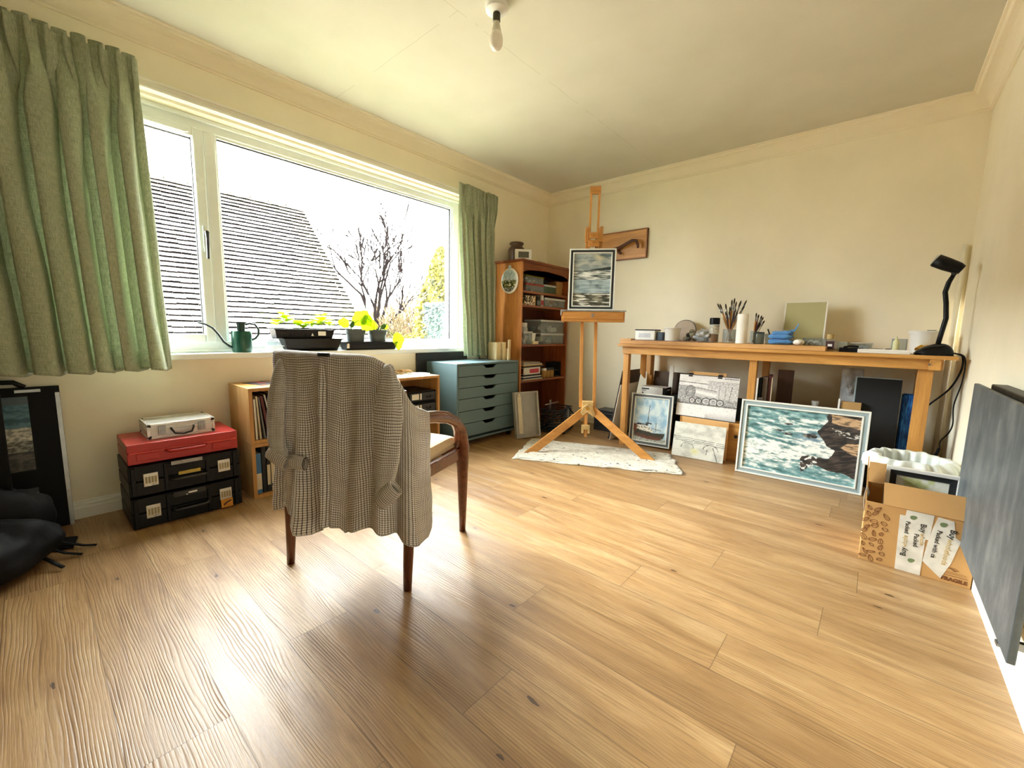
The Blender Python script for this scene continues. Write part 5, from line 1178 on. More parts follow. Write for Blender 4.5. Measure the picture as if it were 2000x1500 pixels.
m.build('punched_holes', M_black, r_)
panel('leaning_board', 'grey dark cloth covered board right of the locomotive drawing', 'board', (2.035, 3.60, 0), 0, .05, .07, .02, .46, M_dark)
# boards right of the middle leg
panel('white_panel_edge', 'white edge of a panel standing just right of the middle table leg', 'board', (2.175, 3.45, 0), .1, .06, .020, .30, .635, M_paper)
panel('dark_board', 'black board standing right of the white panel edge', 'board', (2.200, 3.47, 0), .1, .05, .012, .28, .64, M_black)
panel('brown_book', 'grey brown bound folder standing under the table', 'folder', (2.215, 3.50, 0), .15, .04, .030, .26, .64, plain('taupe_cover', S(120, 104, 92), .7))
panel('brown_book', 'dark maroon bound folder standing beside the taupe folder', 'folder', (2.248, 3.52, 0), .15, .04, .022, .25, .655, BC['maroon'])
panel('pale_strip', 'thin pale strip of wood beside the maroon folder', 'board', (2.274, 3.47, 0), .15, .04, .006, .20, .645, M_cream)
panel('leaning_board', 'tall dark brown wooden panel right of the folders', 'board', (2.285, 3.60, 0), .05, .05, .095, .018, .695, wood('dark_brown_panel', S(50, 30, 20), S(86, 54, 34), 'z'))
o = MB().box((0, 0, 0), (.026, .10, .50)).build('grey_slipcase', plain('silver_grey', S(150, 146, 140), .5), None, bev=.002); at(tag(o, 'short silvery grey folder in front of the maroon folder', 'folder'), (2.215, 3.375, 0), .12)
r_ = thing('white_jar', 'small white lidded jar behind the big surf painting', 'jar', (2.515, 3.66, .44))
MB().lathe([(.018, 0), (.020, .004), (.020, .036), (.022, .038), (.022, .052), (0, .054)], n=20).build('jar', M_white, r_, smooth='auto')
o = MB().box((0, 0, 0), (.30, .22, .439)).build('dark_crate', M_brd, None, bev=.004); at(tag(o, 'dark brown crate under the table hidden behind the surf painting', 'crate'), (2.42, 3.60, 0))
panel('cardboard_sheet', 'folded brown cardboard behind the upper right corner of the surf painting', 'cardboard', (2.66, 3.50, 0), .0, .05, .10, .05, .525, M_card)
panel('cardboard_sheet', 'white card strip beside the folded cardboard under the table', 'card', (2.645, 3.49, 0), .0, .05, .010, .05, .54, M_paper)
M_bub = (lambda t: t.done(t.n('MixShader', {0: .55, 1: t.n('BsdfTransparent').outputs[0], 2: t.bsdf(S(206, 210, 212), .15, 0, t.bump(t.n('TexVoronoi', {'Vector': t.coord(), 'Scale': 90}).outputs['Distance'], 1, .006))}).outputs[0]))(NT('bubble_film'))
m = MB().grid(14, 22, lambda u, v: (2.64+.11*u, 3.68+.03*math.sin(u*6+v*4)*.5+.02*noise.noise(Vector((u*5, v*6, 2))), .45+.28*v))
tag(m.build('bubble_wrap', M_bub, None, smooth=True, solid=.004), 'crinkled sheet of bubble wrap behind the black canvas', 'bubble wrap')
r_ = thing('black_canvas', 'tall black painted canvas board standing under the right half of the table', 'canvas', (2.725, 3.50, 0), rot=(-.12, 0, .02))
MB().box((0, 0, 0), (.213, .018, .685)).build('canvas', plain('black_primer', S(20, 21, 23), .75, 0, .1, 8, .4, 300), r_, bev=.002); MB().box((-.008, .001, 0), (0, .018, .688)).box((-.008, .001, .685), (.213, .018, .690)).build('edge_strip', M_gb, r_)
t = NT('blue_foil_streaks'); n = t.noise(t.coord(scale=(9, 9, 1.5)), 9, 5, .7)
M_bf = t.done(t.bsdf(t.ramp(n, [(.36, S(18, 40, 70)), (.5, S(22, 84, 160)), (.62, S(60, 140, 214))]), .35, .2))
o = MB().box((0, 0, 0), (.092, .06, .60)).build('blue_roll_box', M_bf, None, bev=.012); tag(o, 'tall mottled bright blue box standing beside the right table leg', 'box'); o.location = (2.943, 3.57, 0); o.rotation_euler = (-.06, .0, 0)
# plastic film on wall behind
# waste basket with liner
wbk = thing('waste_basket', 'round wicker waste basket with a crumpled white liner by the right wall', 'basket', (2.985, 3.02, 0))
t = NT('woven_wicker'); v = t.coord(); sp = t.n('SeparateXYZ', {0: v}); ang = t.math('ARCTAN2', sp.outputs[1], sp.outputs[0])
h = t.math('MULTIPLY', t.math('SINE', t.math('MULTIPLY', ang, 40)), t.math('SINE', t.math('MULTIPLY', sp.outputs[2], 420)))
M_wick = t.done(t.bsdf(t.ramp(t.math('MULTIPLY_ADD', h, .5, .5), [(.25, S(70, 56, 36)), (.6, S(196, 180, 146))]), .7, 0, t.bump(h, .8, .004)))
m = MB().lathe([(0, 0), (.105, 0), (.112, .01), (.148, .275), (.152, .28), (.152, .292), (.144, .295), (.140, .285), (.105, .015), (0, .012)], n=48); m.build('basket', M_wick, wbk, smooth=True)
def liner(u, v):
    a = 2*PI*u; f = .009*math.sin(a*17+2*noise.noise(Vector((math.cos(a)*2, math.sin(a)*2, 0))))*(.4+v); 
    if v < .5: q = v/.5; r = .112+.022*q; z = .18+.155*q
    else: q = (v-.5)/.5; r = .134+.042*min(1, q*1.6)+.004*q; z = .335+.006*math.sin(PI*q)-.085*max(0, q-.25)
    r += f; z += .010*noise.noise(Vector((math.cos(a)*3, math.sin(a)*3, v*3)))
    return (min(r*math.cos(a), .175), r*math.sin(a), z)
MB().grid(140, 16, liner).build('liner', clearmat('white_liner_film', S(226, 232, 228), .82, .4), wbk, smooth=True, solid=.001, fix=False)

# ------------------------------------------------------------- open carton with tape and print
ct = thing('cardboard_box', 'open cardboard box with white branded tape and leaf print by the right wall', 'box', (2.828, 2.374, 0))
cw, cd, chh = .325, .33, .255
M_c2 = plain('kraft_board', S(196, 154, 100), .85, 0, .06, 7, .35, 160, .2)
m = MB(); m.box((0, 0, 0), (cw, .005, chh)).box((0, cd-.005, 0), (cw, cd, chh)).box((0, .005, 0), (.005, cd-.005, chh)).box((cw-.005, .005, 0), (cw, cd-.005, chh)).box((.005, .005, 0), (cw-.005, cd-.005, .004)); m.build('carton', M_c2, ct, bev=.001)
# flaps: front folded inward/up, left up, right up
m = MB(); m.add([(.055, .0, chh), (cw, .0, chh), (cw, .030, chh+.085), (.050, .030, chh+.085)], [(0, 1, 2, 3)]); m.build('front_flap', M_c2, ct, solid=.004)
m = MB(); m.add([(0, .01, chh), (0, cd-.01, chh), (-.006, cd-.03, chh+.125), (-.006, .05, chh+.125)], [(0, 1, 2, 3)]); m.build('side_flap', M_c2, ct, solid=.004)
m = MB(); m.add([(.0, cd, chh), (cw, cd, chh), (cw, cd+.02, chh+.09), (.0, cd+.02, chh+.09)], [(0, 1, 2, 3)]); m.build('back_flap', M_c2, ct, solid=.004)
t = NT('white_paper_tape'); n = t.noise(t.coord(), 60, 4, .7); n2 = t.noise(t.coord(scale=(1, 1, 1)), 18, 4)
M_tape = t.done(t.bsdf(t.ramp(n2, [(.3, S(206, 204, 194)), (.7, S(238, 236, 228))]), .7, 0, t.bump(n, .4, .001)))
TP = MB(); yF = -.0012
def onface(pts, m, y=yF): m.prism(pts, 'y', y, -.0001)
m = MB(); onface([(.114, .0), (.188, .0), (.189, .150), (.199, .152), (.204, .253), (.126, .253), (.124, .228), (.108, .228)], m); m.build('tape', M_tape, ct)
m = MB(); onface([(.189, .062), (.244, .012), (.266, .080), (.283, .175), (.268, .185), (.258, .246), (.215, .251), (.204, .20), (.196, .14)], m, -.0010); m.build('tape', M_tape, ct)
def text(s, name, parent, mat, size, loc, rotm, font=None, ext=.0003, bold=0):
    cu = bpy.data.curves.new('txt', 'FONT'); cu.body = s; cu.size = size; cu.extrude = ext; cu.offset = bold; cu.resolution_u = 3
    ob = bpy.data.objects.new('txt', cu); COL.objects.link(ob); bpy.context.view_layer.update()
    me = bpy.data.meshes.new_from_object(ob.evaluated_get(bpy.context.evaluated_depsgraph_get())); bpy.data.objects.remove(ob)
    me.materials.clear(); me.materials.append(mat)
    o = bpy.data.objects.new(name, me); COL.objects.link(o); o.parent = parent; o.matrix_local = Matrix.Translation(loc) @ rotm; return o
FACE = Matrix.Rotation(PI/2, 4, 'X')
def fr_(a): return FACE @ Matrix.Rotation(math.radians(a), 4, 'Z')
M_ink = plain('black_ink', S(40, 38, 36), .7); M_tan = plain('ochre_ink', S(198, 168, 96), .7); M_grn = plain('green_ink', S(112, 132, 92), .7); M_bro = plain('brown_print', S(116, 70, 34), .8)
yy = -.0016
text('Buy', 'tape_lettering', ct, M_ink, .024, (.170, yy, .210), fr_(-86), bold=.0004); text('whole', 'tape_lettering', ct, M_tan, .020, (.172, yy, .172), fr_(-86)); text('Packed', 'tape_lettering', ct, M_ink, .019, (.156, yy, .165), fr_(-88), bold=.0003)
text('Buy', 'tape_lettering', ct, M_ink, .024, (.140, yy, .062), fr_(92), bold=.0004); text('whole', 'tape_lettering', ct, M_tan, .020, (.139, yy, .100), fr_(92)); text('Packed', 'tape_lettering', ct, M_ink, .018, (.128, yy, .208), fr_(-90), bold=.0003)
text('Buy', 'tape_lettering', ct, M_ink, .026, (.252, yy, .214), fr_(-94), bold=.0004); text('wholefoods', 'tape_lettering', ct, M_tan, .023, (.248, yy, .176), fr_(-94)); text('Packed with ca', 'tape_lettering', ct, M_ink, .019, (.218, yy, .200), fr_(-94), bold=.0003)
def leafshape(m, cx, cz, L, w_, ang, y, outline=False):
    P = [(math.cos(i/10*2*PI)*L/2, math.sin(i/10*2*PI)*w_/2*(1-.3*math.cos(i/10*2*PI))) for i in range(10)]
    c, s = math.cos(ang), math.sin(ang); Q = [(cx+p*c-q*s, cz+p*s+q*c) for p, q in P]
    if outline:
        m.tube([(a, y+.0005, b) for a, b in Q+[Q[0]]], .0011, 4, cap=False); m.tube([(cx-c*L*.45, y+.0005, cz-s*L*.45), (cx+c*L*.45, y+.0005, cz+s*L*.45)], .0008, 4)
    else: m.prism(Q, 'y', y, -.0003)
m = MB(); 
for a in ((.148, .228, .022, .016, .4), (.158, .052, .022, .016, .5), (.232, .226, .022, .017, .5)): leafshape(m, *a, -.0017)
m.build('tape_leaf', M_grn, ct)
m = MB(); rr = random.Random(12)
for i in range(26):
    x = .012+.026*(i % 3)+rr.uniform(-.006, .006); z = .018+.027*(i//3)+rr.uniform(-.006, .006)
    if z < .245: leafshape(m, x, z, rr.uniform(.016, .030), rr.uniform(.009, .016), rr.uniform(0, PI), -.0006, True)
m.build('leaf_print', M_bro, ct)
text('FRAGILE', 'printed_lettering', ct, M_bro, .019, (.245, -.0006, .012), fr_(0), bold=.0010)
m = MB(); m.box((.252, -.0008, .033), (.315, -.0001, .0345)).box((.254, -.0008, .0405), (.313, -.0001, .0415)).box((.256, -.0008, .046), (.31, -.0001, .047))
for k in range(5): m.tube([(.268+.006*math.cos(k)*.8, -.0004, .052+.003*k), (.284+.006*math.sin(k), -.0004, .054+.003*k)], .0006, 4)
m.tube([(.252+.03*q/10, -.0004, .053+.010*math.sin(PI*q/10)) for q in range(11)], .0008, 4); m.build('printed_mark', M_bro, ct)
m = MB().grid(8, 12, lambda u, v: (-.002-.006*math.sin(PI*v)+.012*u, .02+.05*u, chh-.05+.11*v*(1-u*.4)+.01*noise.noise(Vector((u*4, v*6, 1))))); m.build('torn_tape', M_milky, ct, smooth=True, solid=.001)
def greenleaf(u, v):
    n = FN(u*5, v*6, 2); c = mixc(C3(244, 246, 232), C3(214, 224, 160), max(0, n*1.6+.25)*(u < .75))
    d = math.hypot((u-.42)/.3, (v-.32)/.3); c = mixc(c, C3(170, 196, 90), max(0, 1-d)*.8)
    if abs((v-.36)+(u-.62)*.9+3*(u-.62)**2) < .045*max(0, 1-abs(u-.64)/.10): c = C3(40, 62, 30)
    if FN(u*16, v*16, 5) > .15 and .12 < u < .62 and abs(v-.55-.1*math.sin(u*9)) < .10: c = C3(36, 44, 30)
    return c
r_ = framed('framed_leaf_print', 'white framed print of green leaves with black mount standing in the cardboard box', .235, .34, [(.014, -.004, .018, M_white, 'frame'), (.022, .003, .018, M_char, 'mount')], greenleaf, 60, 90, (2.885, 2.60, .03), .0, -.02, M_print, cat='picture')

# ------------------------------------------------------------- slab heater on the right wall
t = NT('slate_stone'); v = t.coord(); n = t.noise(v, 5, 6, .65); n2 = t.noise(t.coord(scale=(1, 1, .4)), 14, 5, .7)
M_slate = t.done(t.bsdf(t.ramp(t.math('MULTIPLY_ADD', n2, .5, t.math('MULTIPLY', n, .5)), [(.38, S(66, 72, 76)), (.5, S(84, 90, 93)), (.62, S(110, 114, 114))]), .5, 0, t.bump(n2, .3, .002)))
ht = thing('wall_heater', 'dark slate slab heater fixed low on the right wall', 'heater', (W-.0625, 1.612, .158))
MB().box((0, 0, 0), (.016, 1.0, .600)).build('slab', M_slate, ht, bev=.003)
MB().box((.018, .22, .02), (.060, .80, .615)).build('rear_box', M_black, ht, bev=.004)
for y in (.09, .91):
    MB().box((-.004, y-.012, -.004), (.024, y+.012, .004)).box((.014, y-.008, 0), (.06, y+.008, .02)).build('bracket', M_metal, ht, bev=.001)
MB().tube([(.040, .10, .06), (.052, .10, .075), (.058, .10, .06), (.052, .10, .045), (.040, .10, .06)], .003, 6).build('hook_ring', M_metal, ht, smooth=True)

# ------------------------------------------------------------- bulb
bl = thing('ceiling_light', 'bare white bulb hanging from a ceiling rose', 'ceiling light', (1.395, 1.60, H))
MB().lathe([(0, -.001), (.050, -.001), (.052, -.008), (.048, -.026), (.030, -.034), (0, -.034)], n=36).build('ceiling_rose', M_white, bl, smooth='auto')
MB().lathe([(0, -.034), (.015, -.034), (.017, -.04), (.017, -.068), (.014, -.07), (0, -.07)], n=24).build('bulb_holder', plain('dark_brass', S(70, 68, 54), .3, .7), bl, smooth='auto')
MB().lathe([(0, -.068), (.013, -.068), (.014, -.075), (.020, -.100), (.022, -.112), (0, -.112)], n=28).build('bulb_neck', plain('warm_grey_plastic', S(206, 200, 184), .4), bl, smooth='auto')
MB().lathe([(0, -.110), (.0225, -.112), (.0285, -.130), (.030, -.147), (.0275, -.165), (.020, -.178), (.010, -.1845), (0, -.186)], n=32).build('bulb_globe', plain('opal_globe', S(240, 234, 224), .3), bl, smooth=True)

# ------------------------------------------------------------- on the window sill
SZ = OZ0+.0008
wc = thing('watering_can', 'small dark green ribbed watering can with a long thin spout', 'watering can', (-.005, .948, SZ))
m = MB().lathe([(0, 0), (.048, 0), (.050, .004), (.052, .118), (.050, .122), (0, .122)], n=96)
m.v = [((x*(1+(.018*math.cos(14*math.atan2(y, x)) if .005 < z < .118 else 0))), y*(1+(.018*math.cos(14*math.atan2(y, x)) if .005 < z < .118 else 0)), z) for x, y, z in m.v]
M_can = plain('bottle_green_enamel', S(26, 82, 66), .25, .2, .1, 12)
m.build('body', M_can, wc, smooth='auto')
MB().lathe([(0, .122), (.020, .122), (.021, .16), (.023, .163), (.023, .168), (.019, .168), (.018, .13)], n=28).build('filler_neck', plain('dark_green_enamel', S(20, 46, 40), .3, .2), wc, smooth='auto')
MB().tube([(0, -.048, .030), (0, -.062, .034), (0, -.090, .060), (0, -.115, .105), (0, -.140, .138), (0, -.170, .156), (0, -.205, .166)], [.0075, .007, .006, .0055, .0055, .0055, .005], 10).build('spout', _mc['dark_green_enamel'], wc, smooth=True)
MB().tube([(0, .022, .160), (0, .045, .166), (0, .075, .160), (0, .092, .130), (0, .088, .098), (0, .070, .078), (0, .048, .068)], .006, 10).build('handle', _mc['dark_green_enamel'], wc, smooth=True)
def traybox(name, label, cat, x0, x1, y0, y1, z0, z1, mat, ins=.02, group=None, rim=.006):
    """tapered seed tray: larger at the rim"""
    o = thing(name, label, cat, ((x0+x1)/2, (y0+y1)/2, z0), group=group); a, b, h = (x1-x0)/2, (y1-y0)/2, z1-z0
    m = MB(); lo = [(-a+ins, -b+ins, 0), (a-ins, -b+ins, 0), (a-ins, b-ins, 0), (-a+ins, b-ins, 0)]; hi = [(-a, -b, h), (a, -b, h), (a, b, h), (-a, b, h)]
    li = [(p+(.003 if p < 0 else -.003), q+(.003 if q < 0 else -.003), .003) for p, q, r in lo]; hii = [(p+(.003 if p < 0 else -.003), q+(.003 if q < 0 else -.003), h) for p, q, r in hi]
    m.add(lo+hi+li+hii, [(0, 1, 2, 3)]+[(i, (i+1) % 4, 4+(i+1) % 4, 4+i) for i in range(4)]+[(8+i, 8+(i+1) % 4, 12+(i+1) % 4, 12+i) for i in range(4)]+[(8, 9, 10, 11)]+[(4+i, 4+(i+1) % 4, 12+(i+1) % 4, 12+i) for i in range(4)])
    m.build('tray', mat, o); m = MB(); m.box((-a-rim, -b-rim, h-.004), (a+rim, -b+.001, h+.001)).box((-a-rim, b-.001, h-.004), (a+rim, b+rim, h+.001)).box((-a-rim, -b, h-.004), (-a+.001, b, h+.001)).box((a-.001, -b, h-.004), (a+rim, b, h+.001)); m.build('rim', mat, o, bev=.001)
    return o, a, b, h
M_soil = plain('potting_soil', S(50, 38, 28), .95, 0, .4, 60, 1, 200)
t = NT('young_leaf'); n = t.noise(t.coord(), 40, 3)
cc = t.ramp(n, [(.3, S(128, 160, 14)), (.7, S(180, 200, 24))])
M_leafy = t.done(t.n('MixShader', {0: .55, 1: t.bsdf(cc, .45), 2: t.n('BsdfTranslucent', {'Color': cc}).outputs[0]}).outputs[0])
M_leafd = plain('leaf_stem_green', S(70, 120, 40), .5, 0, .2, 30)
def leaf(m, p, d, up, L, w_, droop=.3, lobes=0, seed=0):
    p = Vector(p); d = Vector(d).normalized(); s = d.cross(Vector(up)).normalized(); n_ = s.cross(d)
    def F(u, v):
        x = (u-.5)*2; prof = math.sin(PI*min(1, v**.75))**.6 if v > 0 else 0; prof *= (1+.14*math.sin(v*PI*lobes*2+seed)) if lobes else 1
        return p+d*(v*L)+s*(x*w_/2*prof)+n_*(.10*w_*abs(x)**1.5*prof+.02*w_*math.sin(v*9+x*3)-droop*L*v*v)
    m.grid(6, 8, F)
tr1, a1, b1, h1 = traybox('black_seed_tray', 'deep black plastic tray under the seedling tray on the window sill', 'tray', -.055, .045, 1.165, 1.535, SZ, SZ+.078, M_black, .025)
tr2, a2, b2, h2 = traybox('seedling_tray', 'black cell tray of small bright seedlings stacked on the deep black tray', 'tray', -.06, .040, 1.115, 1.485, SZ+.080, SZ+.136, M_black, .012)
m = MB()
for k in range(1, 4): m.box((-a2+.004, -b2+k*2*b2/4-.003, .004), (a2-.004, -b2+k*2*b2/4+.003, h2-.004))
m.build('cell_divider', M_black, tr2)
m = MB().grid(20, 6, lambda u, v: (-a2+.004+(2*a2-.008)*v, -b2+.004+(2*b2-.008)*u, h2-.012+.004*noise.noise(Vector((u*20, v*8, 0))))); m.build('soil', M_soil, tr2, smooth=True)
MB().box((a2-.001, .075, .018), (a2+.001, .125, .046)).build('label', M_paper, tr2); MB().prism([(.030, .016), (.046, .016), (.038, .034)], 'x', a2-.0, a2+.001).build('white_mark', M_white, tr2)
rr = random.Random(17)
for k, (y, hh, n_) in enumerate(((-.155, .050, 4), (-.125, .085, 6), (-.105, .07, 5), (-.035, .05, 5), (-.01, .045, 5), (.03, .05, 4), (.055, .04, 4), (.09, .055, 5), (.115, .06, 6), (.145, .075, 7), (.16, .05, 4), (.0, .03, 4))):
    o = thing('seedling', 'small bright green seedling growing in the black cell tray', 'seedling', (-.01+rr.uniform(-.03, .03), 1.30+y, SZ+.080+h2-.012), rr.uniform(0, 6), 'seedlings in the cell tray')
    hh *= 1.45; m = MB(); m.tube([(0, 0, 0), (.004, 0, hh*.5), (0, .003, hh*.8)], .0015, 5); m.build('stem', M_leafd, o, smooth=True)
    m = MB()
    for q in range(n_): a = q*2.4; leaf(m, (0, 0, hh*(.5+.13*q*.6)), (math.cos(a), math.sin(a), .5), (0, 0, 1), .066, .052, .2, 2, q)
    m.build('leaves', M_leafy, o, smooth=True, fix=False)
o, *_ = traybox('clear_tray', 'shallow clear plastic tray lying at the left end of the black trays', 'tray', -.06, .03, 1.082, 1.16, SZ, SZ+.035, M_milky, .008)
m = MB().prism([(1.095, .785), (1.14, .780), (1.15, .84), (1.10, .852), (1.088, .83)], 'x', -.02, -.018); tag(m.build('propagator_cover', M_clear, None), 'curved clear plastic lid leaning beside the deep black tray', 'lid')
tr3, a3, b3, h3 = traybox('saucer_tray', 'black rectangular saucer tray holding the two pots on the sill', 'tray', -.05, .050, 1.560, 1.965, SZ, SZ+.055, M_black, .012)
MB().box((a3-.006, -b3+.008, .012), (a3-.002, -b3+.024, .045)).build('label', M_paper, tr3)
for k, (y, lb) in enumerate(((1.660, 'grey plastic pot with a large leaved seedling, left one on the saucer tray'), (1.835, 'grey plastic pot with a drooping seedling, right one on the saucer tray'))):
    o = thing('plant_pot', lb, 'plant pot', (-.005, y, SZ+.0035)); 
    MB().lathe([(0, .0), (.050, .0), (.052, .004), (.066, .105), (.072, .107), (.074, .136), (.069, .136), (.066, .11), (.05, .008), (0, .008)], n=40).build('pot', plain('grey_pot_plastic', S(74, 82, 84), .4), o, smooth='auto').scale = (.66, 1, 1)
    MB().lathe([(.066, .122), (0, .126)], n=30).build('soil', M_soil, o).scale = (.66, 1, 1)
    if k == 0:
        m = MB(); m.tube([(0, -.03, .12), (0, -.035, .16), (.0, -.04, .175)], .004, 6).tube([(0, -.035, .15), (0, 0, .19), (0, .03, .205)], .003, 6); m.build('stem', M_leafd, o, smooth=True)
        m = MB(); leaf(m, (.0, -.045, .175), (0, -1, .15), (1, 0, .3), .085, .075, .05, 2, 1); leaf(m, (0, -.02, .175), (0, .8, .62), (1, 0, .2), .16, .10, .08, 2, 2); m.build('leaves', M_leafy, o, smooth=True, fix=False)
        m = MB(); leaf(m, (0, -.035, .15), (.1, .35, .8), (1, 0, 0), .055, .032, .1); m.build('dark_leaf', M_leafd, o, smooth=True, fix=False)
    else:
        m = MB(); m.tube([(0, .005, .12), (0, -.02, .165), (0, -.05, .20), (0, -.085, .22)], .0028, 6).tube([(0, .005, .12), (0, .02, .15), (0, .05, .165)], .003, 6).tube([(.02, .03, .14), (.035, .08, .125), (.04, .105, .10)], .0028, 6); m.build('stem', M_leafd, o, smooth=True)
        m = MB(); leaf(m, (0, -.055, .235), (0, -.45, -.75), (1, 0, 0), .13, .12, -.05, 2, 1); leaf(m, (0, -.045, .225), (0, -.9, -.35), (1, 0, 0), .10, .09, -.05, 2, 3); leaf(m, (.055, .125, .125), (.05, .12, -1), (1, 0, .1), .14, .095, .0, 2, 2); leaf(m, (0, .0, .15), (0, -.7, .4), (1, 0, 0), .07, .05, .1, 2, 2); leaf(m, (0, .04, .16), (0, .9, .1), (1, 0, .2), .06, .04, .15, 2, 2); m.build('leaves', M_leafy, o, smooth=True, fix=False)
        m = MB(); leaf(m, (0, .025, .15), (.1, .6, .35), (1, 0, 0), .06, .035, .2); m.build('dark_leaf', M_leafd, o, smooth=True, fix=False)

# ------------------------------------------------------------- tool cases on the left
def latch(m, x, y, z, w_=.055, h=.045): m.box((x, y-w_/2, z-h/2), (x+.006, y+w_/2, z+h/2))
M_red2 = plain('red_case_plastic', S(178, 40, 38), .35, 0, .06, 8, .2)
for k, (z0, lb) in enumerate(((0.0005, 'black plastic tool case on the floor, bottom of the stack'), (.150, 'black plastic tool case stacked second from the floor'))):
    r_ = thing('tool_case', lb, 'tool case', (.045, .368, z0), group='black tool cases'); w_, d, h = .430, .32, .148
    m = MB(); m.box((0, 0, .006), (d, w_, h*.48)).box((0, 0, h*.52), (d, w_, h-.004)).box((.006, .006, h*.48), (d-.006, w_-.006, h*.52)); m.build('shell', M_black, r_, bev=.010)
    m = MB()
    for y in (.015, .13, .29, .405): m.box((d-.002, y-.008, .010), (d+.008, y+.008, h-.008))
    m.box((d-.002, .13, h*.80), (d+.008, .29, h*.93)).box((.03, .03, -.0004), (d-.03, w_-.03, .006)); m.build('rib', M_black, r_, bev=.003)
    m = MB().tube([(d+.004, .145, h*.42), (d+.022, .155, h*.40), (d+.022, .275, h*.40), (d+.004, .285, h*.42)], .008, 8); m.build('handle', M_dark, r_, smooth=True)
    for y in (.075, .358):
        lt = MB(); latch(lt, d+.001, y, h*.52, .052, .060); l_ = lt.build('latch', plain('silver_latch', S(206, 206, 200), .3, .5), r_, bev=.002)
        g = MB()
        for q in range(4): g.box((d+.007, y-.020+q*.011, h*.42), (d+.009, y-.013+q*.011, h*.62))
        g.build('latch_groove', plain('latch_tan', S(150, 138, 100), .4), l_)
    if k: MB().box((d+.001, .175, h*.50), (d+.010, .26, h*.60)).build('badge', plain('yellow_badge', S(184, 160, 70), .4), r_); MB().box((d+.009, .15, h*.86), (d+.012, .27, h*.97)).build('chrome_badge', M_metal, r_)
    else:
        MB().box((d+.001, .150, h*.80), (d+.010, .275, h*.96)).build('badge', M_dark, r_); MB().prism([(.196, h*.84), (.204, h*.84), (.2, h*.80)], 'x', d+.010, d+.0115).box((d+.0101, .206, h*.85), (d+.0115, .24, h*.90)).build('badge_mark', M_white, r_)
        MB().box((d+.001, .335, .008), (d+.0105, .385, .052)).build('orange_sticker', plain('orange_sticker', S(206, 138, 46), .5), r_); MB().tube([(d+.011, .345, .022), (d+.011, .36, .034), (d+.011, .378, .040)], .003, 6).build('sticker_print', M_ink, r_)
r_ = thing('red_case', 'red plastic case lying flat on the black tool cases', 'case', (.045, .373, .2990)); w_, d, h = .425, .30, .092
m = MB(); m.box((0, 0, 0), (d, w_, h*.55)).box((0, .0, h*.60), (d, w_, h)).box((.006, .006, h*.55), (d-.006, w_-.006, h*.60)); m.build('shell', M_red2, r_, bev=.008)
m = MB().box((d-.002, .005, h*.54), (d+.004, w_-.005, h*.61)); m.build('rim', plain('bright_red_rim', S(206, 70, 62), .3), r_, bev=.001)
MB().tube([(d+.002, .135, h*.52), (d+.018, .145, h*.46), (d+.018, .280, h*.46), (d+.002, .290, h*.52)], .007, 8).build('handle', M_red2, r_, smooth=True)
for y in (.07, .355): MB().box((d-.002, y-.040, h*.16), (d+.005, y+.040, h*.50)).build('catch', M_red2, r_, bev=.002)
ac = thing('aluminium_case', 'small silver aluminium case with black corners on top of the red case', 'case', (.085, .455, .3915)); w_, d, h = .265, .20, .072
MB().box((.004, .004, .003), (d-.004, w_-.004, h-.003)).build('shell', plain('ridged_aluminium', S(206, 206, 200), .35, .35, .05, 40), ac, bev=.003)
m = MB()
for z in (.0, h*.58, h-.010):
    hh_ = .010 if z != h*.58 else .006
    m.box((0, 0, z), (d, .008, z+hh_)).box((0, w_-.008, z), (d, w_, z+hh_)).box((0, .008, z), (.008, w_-.008, z+hh_)).box((d-.008, .008, z), (d, w_-.008, z+hh_))
for y in (0, w_-.010):
    for x in (0, d-.010): m.box((x, y, .01), (x+.010, y+.010, h-.01))
m.build('edge_profile', plain('polished_aluminium', S(222, 222, 216), .25, .4), ac, bev=.001)
m = MB()
for y in (-.001, w_-.017):
    for x in (-.001, d-.017):
        for z in (-.0005, h-.016): m.box((x, y, z), (x+.018, y+.018, z+.0165))
m.build('corner_cap', M_black, ac, bev=.005)
for y in (.055, w_-.055):
    l_ = MB().box((d, y-.014, h*.25), (d+.006, y+.014, h*.85)).build('latch', M_metal, ac, bev=.001); MB().box((d+.006, y-.008, h*.3), (d+.010, y+.008, h*.55)).build('latch_tab', M_metal, l_, bev=.001)
MB().tube([(d, .088, h*.62), (d+.012, .090, h*.55), (d+.020, .100, h*.28), (d+.022, .132, h*.20), (d+.020, .165, h*.28), (d+.012, .175, h*.55), (d, .177, h*.62)], .0045, 8).build('handle', M_black, ac, smooth=True)

# ------------------------------------------------------------- display board and bags at the far left
def strip(seed, dark=0):
    def fn(u, v):
        n = FN(u*3, v*14, seed); f = FN(u*14, v*40, seed+3)
        if v < .10: c = C3(70, 92, 104)
        elif v < .42: c = mixc(C3(44, 84, 104), C3(84, 128, 146), .5+n+f*.5)
        elif v < .60: c = mixc(C3(130, 134, 130), C3(206, 204, 194), .5+f*2)
        elif v < .74: c = mixc(C3(70, 72, 68), C3(150, 152, 146), .4+f*2)
        else: c = mixc(C3(40, 40, 38), C3(84, 80, 72), .4+n+f)
        return c
    return fn
def strip2(u, v):
    f = FN(u*10, v*10, 4); return mixc(C3(120, 124, 122), C3(196, 196, 188), .5+f*1.3) if v > .15+.2*u*f else C3(60, 70, 78)
db = thing('display_board', 'tall black display board with small sea pictures leaning at the far left', 'display board', (.055, -.26, 0), rot=(0, -.06, 0))
